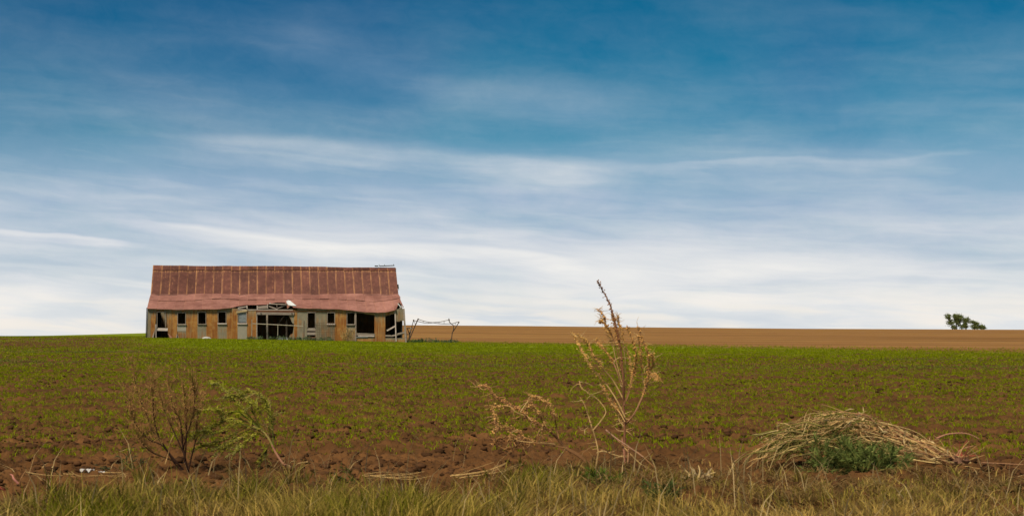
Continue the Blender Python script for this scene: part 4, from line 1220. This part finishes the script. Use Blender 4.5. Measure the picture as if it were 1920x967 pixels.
for pts, r0, dd in BS:
    path = trace(pts, YB, 0, dd, 4)
    bo = stem_part('stem', bw, path, r0 * 1.15, .003, (0.04, 0.02, 0.013))
    m = MB()
    for k in range(27):
        i = random.randrange(len(path) // 3, len(path))
        t_ = tangent(path, i)
        f_ = i / len(path)
        col = vary(DARK if f_ < .5 and random.random() < .5 else random.choice(((0.20, 0.10, 0.035), (0.30, 0.16, 0.06), (0.15, 0.09, 0.03), (0.17, 0.13, 0.035))), .3)
        pp = twig(m, path[i], rand_dir((t_ + Vector((-.05, 0, .9))).normalized(), .24), random.uniform(.10, .26), random.uniform(-.7, .7), .0030, col, 5)
        for q in range(5):
            j = random.randrange(1, len(pp))
            twig(m, pp[j], rand_dir(Vector((0, 0, 1)), .45), random.uniform(.03, .10), random.uniform(-1, 1), .0022, vary((0.34, 0.18, 0.06), .35), 3)
    nubs(m, path, int(len(path) * .62), len(path) - 1, 230, .014, .009, (0.36, 0.19, 0.065))
    m.build('twigs', M_stem, bo, bw.location)
stem_part('stem', bw, trace([(310, 870), (312, 855), (317, 842), (322, 826), (326, 814)], YB - .3, 0, 0), .005, .003, TAN)

# --- green uprooted weed leaning left, pink root
YG = 13.7
gw = empty('leaning_green_weed', G(540, YG))
tag(gw, 'leaning green weed with drooping seed tassels and a pink bent root', 'weed')
rt = trace([(570, 895), (560, 888), (549, 878), (541, 872), (532, 869), (524, 858), (515, 842), (505, 824), (492, 808), (474, 798)], YG - .2, 0, .2, 4)
stem_part('stem', gw, rt[:27], .012, .009, (0.32, 0.15, 0.09), 6)
stem_part('stem', gw, rt[26:], .009, .006, (0.26, 0.20, 0.06), 6)
for pts, col in (([(541, 872), (556, 878), (576, 883), (592, 884), (608, 889)], BUFF), ([(552, 876), (558, 869), (566, 866), (576, 866)], BUFF), ([(544, 872), (548, 866), (552, 863)], BUFF), ([(533, 868), (536, 860), (534, 852)], TAN)):
    stem_part('root', gw, trace(pts, YG - .25, .05, -.1), .006, .0025, col)
GB = [([(474, 798), (450, 806), (420, 822), (395, 834), (370, 836)], 0), ([(478, 800), (450, 814), (425, 834), (398, 833), (380, 830)], .2), ([(484, 803), (455, 795), (430, 800), (405, 812), (386, 808), (372, 812)], -.2),
      ([(490, 806), (462, 790), (436, 785), (410, 794), (390, 806), (372, 816), (360, 820)], .1), ([(490, 806), (465, 784), (445, 770), (425, 776), (412, 768), (400, 767), (385, 768), (366, 775)], -.1),
      ([(498, 815), (475, 790), (460, 770), (445, 755), (432, 742), (420, 730), (410, 720), (404, 717)], .15), ([(498, 815), (480, 785), (468, 755), (455, 745), (440, 740), (428, 744)], -.2),
      ([(506, 826), (495, 795), (486, 768), (476, 756), (468, 748), (452, 738)], .25), ([(510, 834), (505, 800), (503, 772), (498, 752), (486, 740), (472, 734), (456, 735)], -.1),
      ([(512, 838), (510, 812), (508, 785), (505, 765), (500, 752)], .2), ([(500, 818), (485, 812), (470, 822), (452, 836), (440, 844)], -.25), ([(508, 830), (500, 840), (492, 856), (488, 866)], .1),
      ([(486, 804), (470, 812), (448, 822), (430, 834), (412, 842)], -.1), ([(494, 812), (470, 800), (444, 792), (420, 790), (404, 796), (394, 800)], .3)]
for pts, dd in GB:
    path = trace(pts, YG, 0, dd, 4)
    bo = stem_part('branch', gw, path, .005, .0025, random.choice((GREEN, OLIVE, (0.20, 0.13, 0.05))))
    m = MB()
    nubs(m, path, len(path) // 3, len(path) - 1, 330, .011, .0105, (0.33, 0.30, 0.045))
    for k in range(int(len(path) * 1.6)):
        i = random.randrange(2, len(path))
        d_ = rand_dir((tangent(path, i) + Vector((-.1, 0, -.1))).normalized(), .55)
        m.leaf(path[i], path[i] + d_ * random.uniform(.04, .10), random.uniform(.010, .022), vary((0.28, 0.265, 0.03), .4))
    for k in range(6):
        i = random.randrange(len(path) // 3, len(path))
        pp = twig(m, path[i], rand_dir(tangent(path, i), .5), random.uniform(.08, .18), random.uniform(-1, 1), .004, vary(random.choice((OLIVE, (0.20, 0.19, 0.05), TAN)), .2), 5, .4)
        nubs(m, pp, 0, len(pp) - 1, 240, .008, .0075, (0.27, 0.25, 0.06))
    m.build('seed_tassel', M_leaf, bo, gw.location)['kind'] = 'stuff'

# --- heap of uprooted dry weed with a sage plant in front
YP = 13.6
hp = empty('uprooted_weed', G(1640, YP + .3))
tag(hp, 'big heap of uprooted dry weed stalks arching over a green plant', 'weed')
random.seed(21)
TOPS = [(1420, 850), (1440, 826), (1460, 806), (1500, 792), (1540, 780), (1580, 774), (1610, 775), (1640, 790), (1680, 802), (1720, 818), (1760, 840), (1800, 862)]
for k in range(84):
    lift = random.random() ** .8
    a0 = random.uniform(1412, 1560); a1 = random.uniform(1700, 1826)
    npt = 7
    pts = []
    for q in range(npt):
        x_ = a1 + (a0 - a1) * q / (npt - 1)
        yt = interp(TOPS, x_)
        yb = 868 + 10 * (x_ > 1700)
        y_ = yt + (yb - yt) * (1 - lift) * .75 + random.gauss(0, 5.5) + (10 if q == 0 else 0) * random.random()
        pts.append((x_ + random.gauss(0, 5), y_))
    pts[0] = (a1, min(pts[0][1], 868) if a1 > 1760 else pts[0][1])
    dep = random.uniform(-.35, .45) * (1.1 - lift) + .12
    path = trace(pts, YP + .3, dep, dep + random.uniform(-.25, .25), 3, .012)
    left_ = a0 < 1475 and random.random() < .8
    col = vary(random.choice((TAN, BUFF, BUFF, (0.64, 0.44, 0.17), (0.46, 0.25, 0.10), PINK, (0.30, 0.15, 0.07))), .3)
    bo = stem_part('stalk', hp, path, random.uniform(.003, .0068), .002, col, 4)
    m = MB()
    for q in range(9):
        i = random.randrange(len(path) // 2, len(path))
        d_ = rand_dir((tangent(path, i) + Vector((-.3, 0, -.25))).normalized(), .4)
        pp = twig(m, path[i], d_, random.uniform(.08, .26), random.uniform(-1.4, 1.4), .0045, vary(OLIVE if random.random() < .62 else TAN, .35), 5, .5)
        if random.random() < .6:
            nubs(m, pp, 0, len(pp) - 1, 90, .007, .006, (0.16, 0.125, 0.035))
    m.build('seed_tassel', M_stem, bo, hp.location)['kind'] = 'stuff'
# drooping olive tassels on the left end
for k in range(46):
    x0_, y0_ = random.uniform(1450, 1560), random.uniform(796, 846)
    L_ = random.uniform(30, 78)
    ang_ = random.uniform(-.25, .75)
    pts = [(x0_, y0_), (x0_ - L_ * .4, y0_ + L_ * .10 * ang_ * 3 - 5), (x0_ - L_ * .75, y0_ + L_ * .3 * ang_), (x0_ - L_, y0_ + L_ * .65 * ang_ + 6)]
    pts = [(a_, min(b_, 874)) for a_, b_ in pts]
    path = trace(pts, YP + random.uniform(-.1, .7), 0, random.uniform(-.15, .15), 3, .01)
    m = MB()
    c_ = vary(random.choice((OLIVE, (0.17, 0.14, 0.035), (0.25, 0.185, 0.065), (0.12, 0.105, 0.028))), .25)
    m.tube(path, taper(path, .008, .004), 4, c_)
    nubs(m, path, 0, len(path) - 1, 100, .007, .007, c_)
    m.build('tassel', M_stem, hp, hp.location)
for pts in ([(1600, 775), (1625, 779), (1648, 800), (1690, 818), (1730, 830), (1770, 852)], [(1770, 852), (1800, 866), (1812, 858)], [(1755, 822), (1780, 812), (1812, 812), (1836, 822)], [(1790, 862), (1802, 842), (1826, 836)], [(1840, 866), (1880, 869), (1919, 870)]):
    stem_part('stalk', hp, trace(pts, YP + .25, 0, .05), .009, .004, random.choice((PINK, (0.42, 0.2, 0.12))), 5)
# snapped bits caught in the heap
m = MB()
for k in range(150):
    x_ = random.uniform(1430, 1800); yt = interp(TOPS, x_)
    p = W(x_, yt + abs(random.gauss(0, 16)) - 2, YP + random.uniform(.0, .6))
    pp = twig(m, p, (random.uniform(-1, 1), random.gauss(0, .6), random.uniform(-.5, .8)), random.uniform(.06, .26), random.uniform(-1.5, 1.5), random.uniform(.0018, .004), vary(random.choice((TAN, BUFF, OLIVE, BROWN, (0.62, 0.45, 0.2))), .35), 5, .2)
    if random.random() < .5:
        m.leaf(pp[2], pp[2] + rand_dir(Vector((-.5, 0, .3)), .7) * random.uniform(.05, .12), random.uniform(.01, .022), vary((0.50, 0.36, 0.17), .35))
m.build('broken_twigs', M_stem, hp, hp.location)['kind'] = 'stuff'
# root ball
m = MB()
for k in range(34):
    c_ = W(1793 + random.gauss(0, 7), 866 + random.gauss(0, 5), YP + .25 + random.gauss(0, .04))
    m.blob(c_, random.uniform(.02, .045), vary((0.17, 0.085, 0.05), .3))
for k in range(26):
    twig(m, W(1795 + random.gauss(0, 6), 866 + random.gauss(0, 4), YP + .25), (random.uniform(-.3, 1), random.gauss(0, .6), random.uniform(-.2, .9)), random.uniform(.1, .3), random.uniform(-1.2, 1.2), .005, vary(random.choice((RED, PINK, TAN, BROWN)), .3), 6)
m.build('root_ball', M_stem, hp, hp.location)

def feathery(name, label, cat, px, Y, wpx, hpx, nst, col, seed, group=None, dens=26, leaf=(.03, .08)):
    random.seed(seed)
    base = G(px, Y)
    e = empty(name, base); tag(e, label, cat, group)
    s = Y / F
    ms_, ml = MB(), MB()
    for k in range(nst):
        b0 = base + Vector((random.gauss(0, .18) * wpx * s, random.gauss(0, .12) * wpx * s, 0))
        b0.z = gz(b0.x, b0.y) - .01
        d_ = Vector((random.gauss(0, .5) * wpx / hpx, random.gauss(0, .45), 1)).normalized()
        pp = twig(ms_, b0, d_, hpx * s * random.uniform(.55, 1.05), random.uniform(-1, 1), .005, vary(OLIVE, .3), 7, .3)
        for q in range(dens):
            f_ = random.random() ** .7
            i = min(len(pp) - 2, int(f_ * (len(pp) - 1)))
            p = pp[i].lerp(pp[i + 1], random.random())
            dd = rand_dir((tangent(pp, i) + Vector((0, 0, -.1))).normalized(), .6)
            ml.leaf(p, p + dd * random.uniform(*leaf), random.uniform(.006, .014), vary(col, .4))
    ms_.build('stem', M_stem, e, base); ml.build('foliage', M_leaf, e, base)
    return e
feathery('sage_plant', 'feathery grey-green plant growing under the heap of dry stalks', 'plant', 1612, YP - .1, 175, 72, 110, (0.150, 0.180, 0.045), 31, dens=60, leaf=(.035, .10))
feathery('green_weed', 'small dark green weed alone in the near mown grass', 'plant', 1238, 10.9, 46, 58, 16, (0.085, 0.11, 0.03), 32, dens=40)
feathery('leafy_weed', 'low dark green leafy weed in a hollow below the tall dry weed', 'plant', 1120, 12.3, 110, 34, 26, (0.10, 0.14, 0.02), 33, dens=22, leaf=(.04, .10))
feathery('leafy_weed', 'low green leafy weed beside the dark hollow in the verge', 'plant', 1000, 11.7, 60, 36, 18, (0.10, 0.14, 0.02), 34, dens=20, leaf=(.04, .10))
feathery('wispy_weed', 'thin grey-green wispy weed left of the dark-stemmed bush', 'plant', 236, 13.6, 70, 62, 12, (0.11, 0.105, 0.05), 35, dens=10)
feathery('young_weed', 'thin upright green weed on the bare soil strip', 'plant', 668, 12.5, 14, 60, 4, (0.075, 0.10, 0.02), 36, dens=24)

# --- pale splayed dry stub
random.seed(41)
sb = empty('corn_stub', G(1304, 12.5))
tag(sb, 'pale splayed stub of a dried stalk lying in the verge', 'dead plant')
for pts, r0 in (([(1306, 905), (1298, 893), (1286, 880), (1276, 870)], .010), ([(1306, 904), (1290, 898), (1276, 894)], .008), ([(1308, 902), (1312, 885), (1310, 872)], .012), ([(1312, 900), (1328, 890), (1341, 884)], .008), ([(1305, 906), (1318, 900), (1334, 906)], .008)):
    stem_part('stalk', sb, trace(pts, 12.4, 0, random.uniform(-.15, .15)), r0, .004, BUFF, 5)
m = MB()
for k in range(40):
    p = W(1308 + random.gauss(0, 9), 900 + random.gauss(0, 5), 12.4 + random.gauss(0, .06))
    m.leaf(p, p + rand_dir(Vector((random.choice((-1, 1)) * .8, 0, .35)), .5) * random.uniform(.06, .15), random.uniform(.015, .03), vary((0.50, 0.36, 0.19), .3))
m.build('husk', M_leaf, sb, sb.location)

# --- pink torn stems at the left edge
ps = empty('broken_stems', G(24, 12.1))
tag(ps, 'broken pinkish red weed stems sticking out of the verge grass', 'dead plant')
for pts, r0, col in (([(-6, 929), (10, 926), (28, 917)], .013, RED), ([(-4, 912), (8, 918), (17, 922)], .012, RED), ([(31, 906), (25, 897), (21, 890), (20, 888)], .010, (0.50, 0.20, 0.15)), ([(36, 910), (43, 894), (50, 880)], .006, BROWN), ([(48, 885), (80, 889), (112, 893)], .005, TAN), ([(100, 874), (106, 884), (114, 893)], .007, BUFF)):
    stem_part('stem', ps, trace(pts, 12.1, 0, .1), r0, r0 * .6, col, 6)

# --- white litter on the bare soil
for k, (x_, y_, lab) in enumerate(((191, 883, 'crumpled white paper scrap on the bare soil, the larger one'), (168, 883, 'thin torn white scrap on the bare soil beside the larger one'))):
    Y_ = 13.25
    base = G(x_, Y_)
    m = MB()
    nx = 6
    for a_ in range(nx):
        for b_ in range(3):
            q = [base + Vector(((u / nx - .5) * (.11 if k == 0 else .13), (v_ / 3 - .5) * (.08 if k == 0 else .04), .015 + .035 * abs(math.sin(u * 2.1 + v_ * 1.7 + k)))) for u, v_ in ((a_, b_), (a_ + 1, b_), (a_ + 1, b_ + 1), (a_, b_ + 1))]
            m.add(q, [(0, 1, 2, 3)])
    tag(m.build('paper_scrap', M_stone), lab, 'litter')

# --- straw bundles lying on the soil strip
random.seed(51)
for lab, pts, Y_ in (('long loose strand bundle of pale straw lying on the soil strip', [(690, 893), (720, 890), (760, 890), (790, 889)], 12.9), ('bundle of pale dry stalks lying near the bent weed', [(850, 892), (890, 887), (920, 880), (950, 866)], 13.0), ('pale straw stalks lying left of the dark-stemmed bush', [(125, 887), (150, 891), (190, 890), (240, 888)], 12.9)):
    e = empty('straw_bundle', G(pts[1][0], Y_)); tag(e, lab, 'straw')
    for k in range(8):
        o_ = random.gauss(0, 2.5); i0 = random.choice((0, 0, 1)); i1 = random.choice((3, 4, 4)); sh = random.gauss(0, 16)
        p_ = [(a_ + sh + random.gauss(0, 5), b_ + o_ + random.gauss(0, 1.5)) for a_, b_ in pts[i0:i1]]
        path = trace(p_, Y_, random.gauss(0, .22), random.gauss(0, .22))
        for q in path: q.z = max(q.z, gz(q.x, q.y) + .004)
        stem_part('straw', e, path, random.uniform(.0025, .005), .0015, vary(TAN, .3), 4)

# ------------------------------------------------------------------ plants along the barn foot
def barn_plant(px, dep, wpx, hpx, label, seed, col, group=None, name='weed_clump', n=10):
    p = barn_w(px, 638, dep)
    random.seed(seed)
    base = on_ground(p)
    e = empty(name, base); tag(e, label, 'plant', group)
    m, m2 = MB(), MB()
    for k in range(n):
        b0 = base + Vector((random.uniform(-.5, .5) * wpx / 23, random.gauss(0, .12), -.02))
        d_ = Vector((random.gauss(0, .3), random.gauss(0, .3), 1)).normalized()
        pp = twig(m, b0, d_, hpx / 23 * random.uniform(.6, 1.05), random.uniform(-.8, .8), .012, vary(col, .3), 4)
        for q in range(14):
            i = random.randrange(0, len(pp) - 1)
            p_ = pp[i].lerp(pp[i + 1], random.random())
            m2.leaf(p_, p_ + rand_dir(Vector((0, 0, .6)), .7) * random.uniform(.08, .2), random.uniform(.03, .06), vary(col, .4))
    m.build('stem', M_stem, e, base); m2.build('foliage', M_leaf, e, base)
GG = (0.13, 0.165, 0.085)
FOOT = ('at the rail post beside the shuttered window', 'at the near jamb of the big doorway', 'before the inner post of the big doorway', 'at the middle post of the pipe rail', 'under the ragged edge of the big doorway',
        'below the narrow orange wall strip', 'beside the dark rusty rail post', 'under the window closed with planks, doorway side', 'under the window closed with planks, wire panel side', 'at the foot of the leaning wire panel', 'below the pale sill behind the wire panel')
for k, x_ in enumerate((472, 486, 512, 528, 541, 556, 566, 578, 590, 603, 618)):
    barn_plant(x_, -1.25 + .1 * (k % 3), 13, 5.5 + (k * 37 % 4), 'low grey-green weed clump ' + FOOT[k], 100 + k, GG, 'weeds along the barn foot')
barn_plant(652, -.7, 22, 30, 'dry tan weed standing against the barn wall below a window', 130, (0.40, 0.27, 0.11), name='dry_weed', n=26)
FOOT = ('dark green weed clump at the foot of the slanted pipe leg', 'dark green weed clump next to the one at the slanted pipe leg', 'dark green weed clump beside the pale dry patch under the pipe frame', 'pale weed clump just beyond the dry patch under the pipe frame', 'pale weed clump below the sagging pipe rails',
        'pale weed clump just before the upright pipe leg', 'pale weed clump outside the upright pipe leg')
for k, x_ in enumerate((774, 786, 792, 812, 824, 838, 852)):
    barn_plant(x_, -.3 + .25 * (k % 2), 15, 5 + (k * 5 % 4), FOOT[k], 140 + k, (0.075, 0.125, 0.05) if k in (0, 1, 2) else GG, 'weeds under the pipe frame')
barn_plant(802, .2, 16, 5, 'patch of short pale dry weeds under the pipe frame', 150, (0.36, 0.27, 0.15), name='dry_weed')
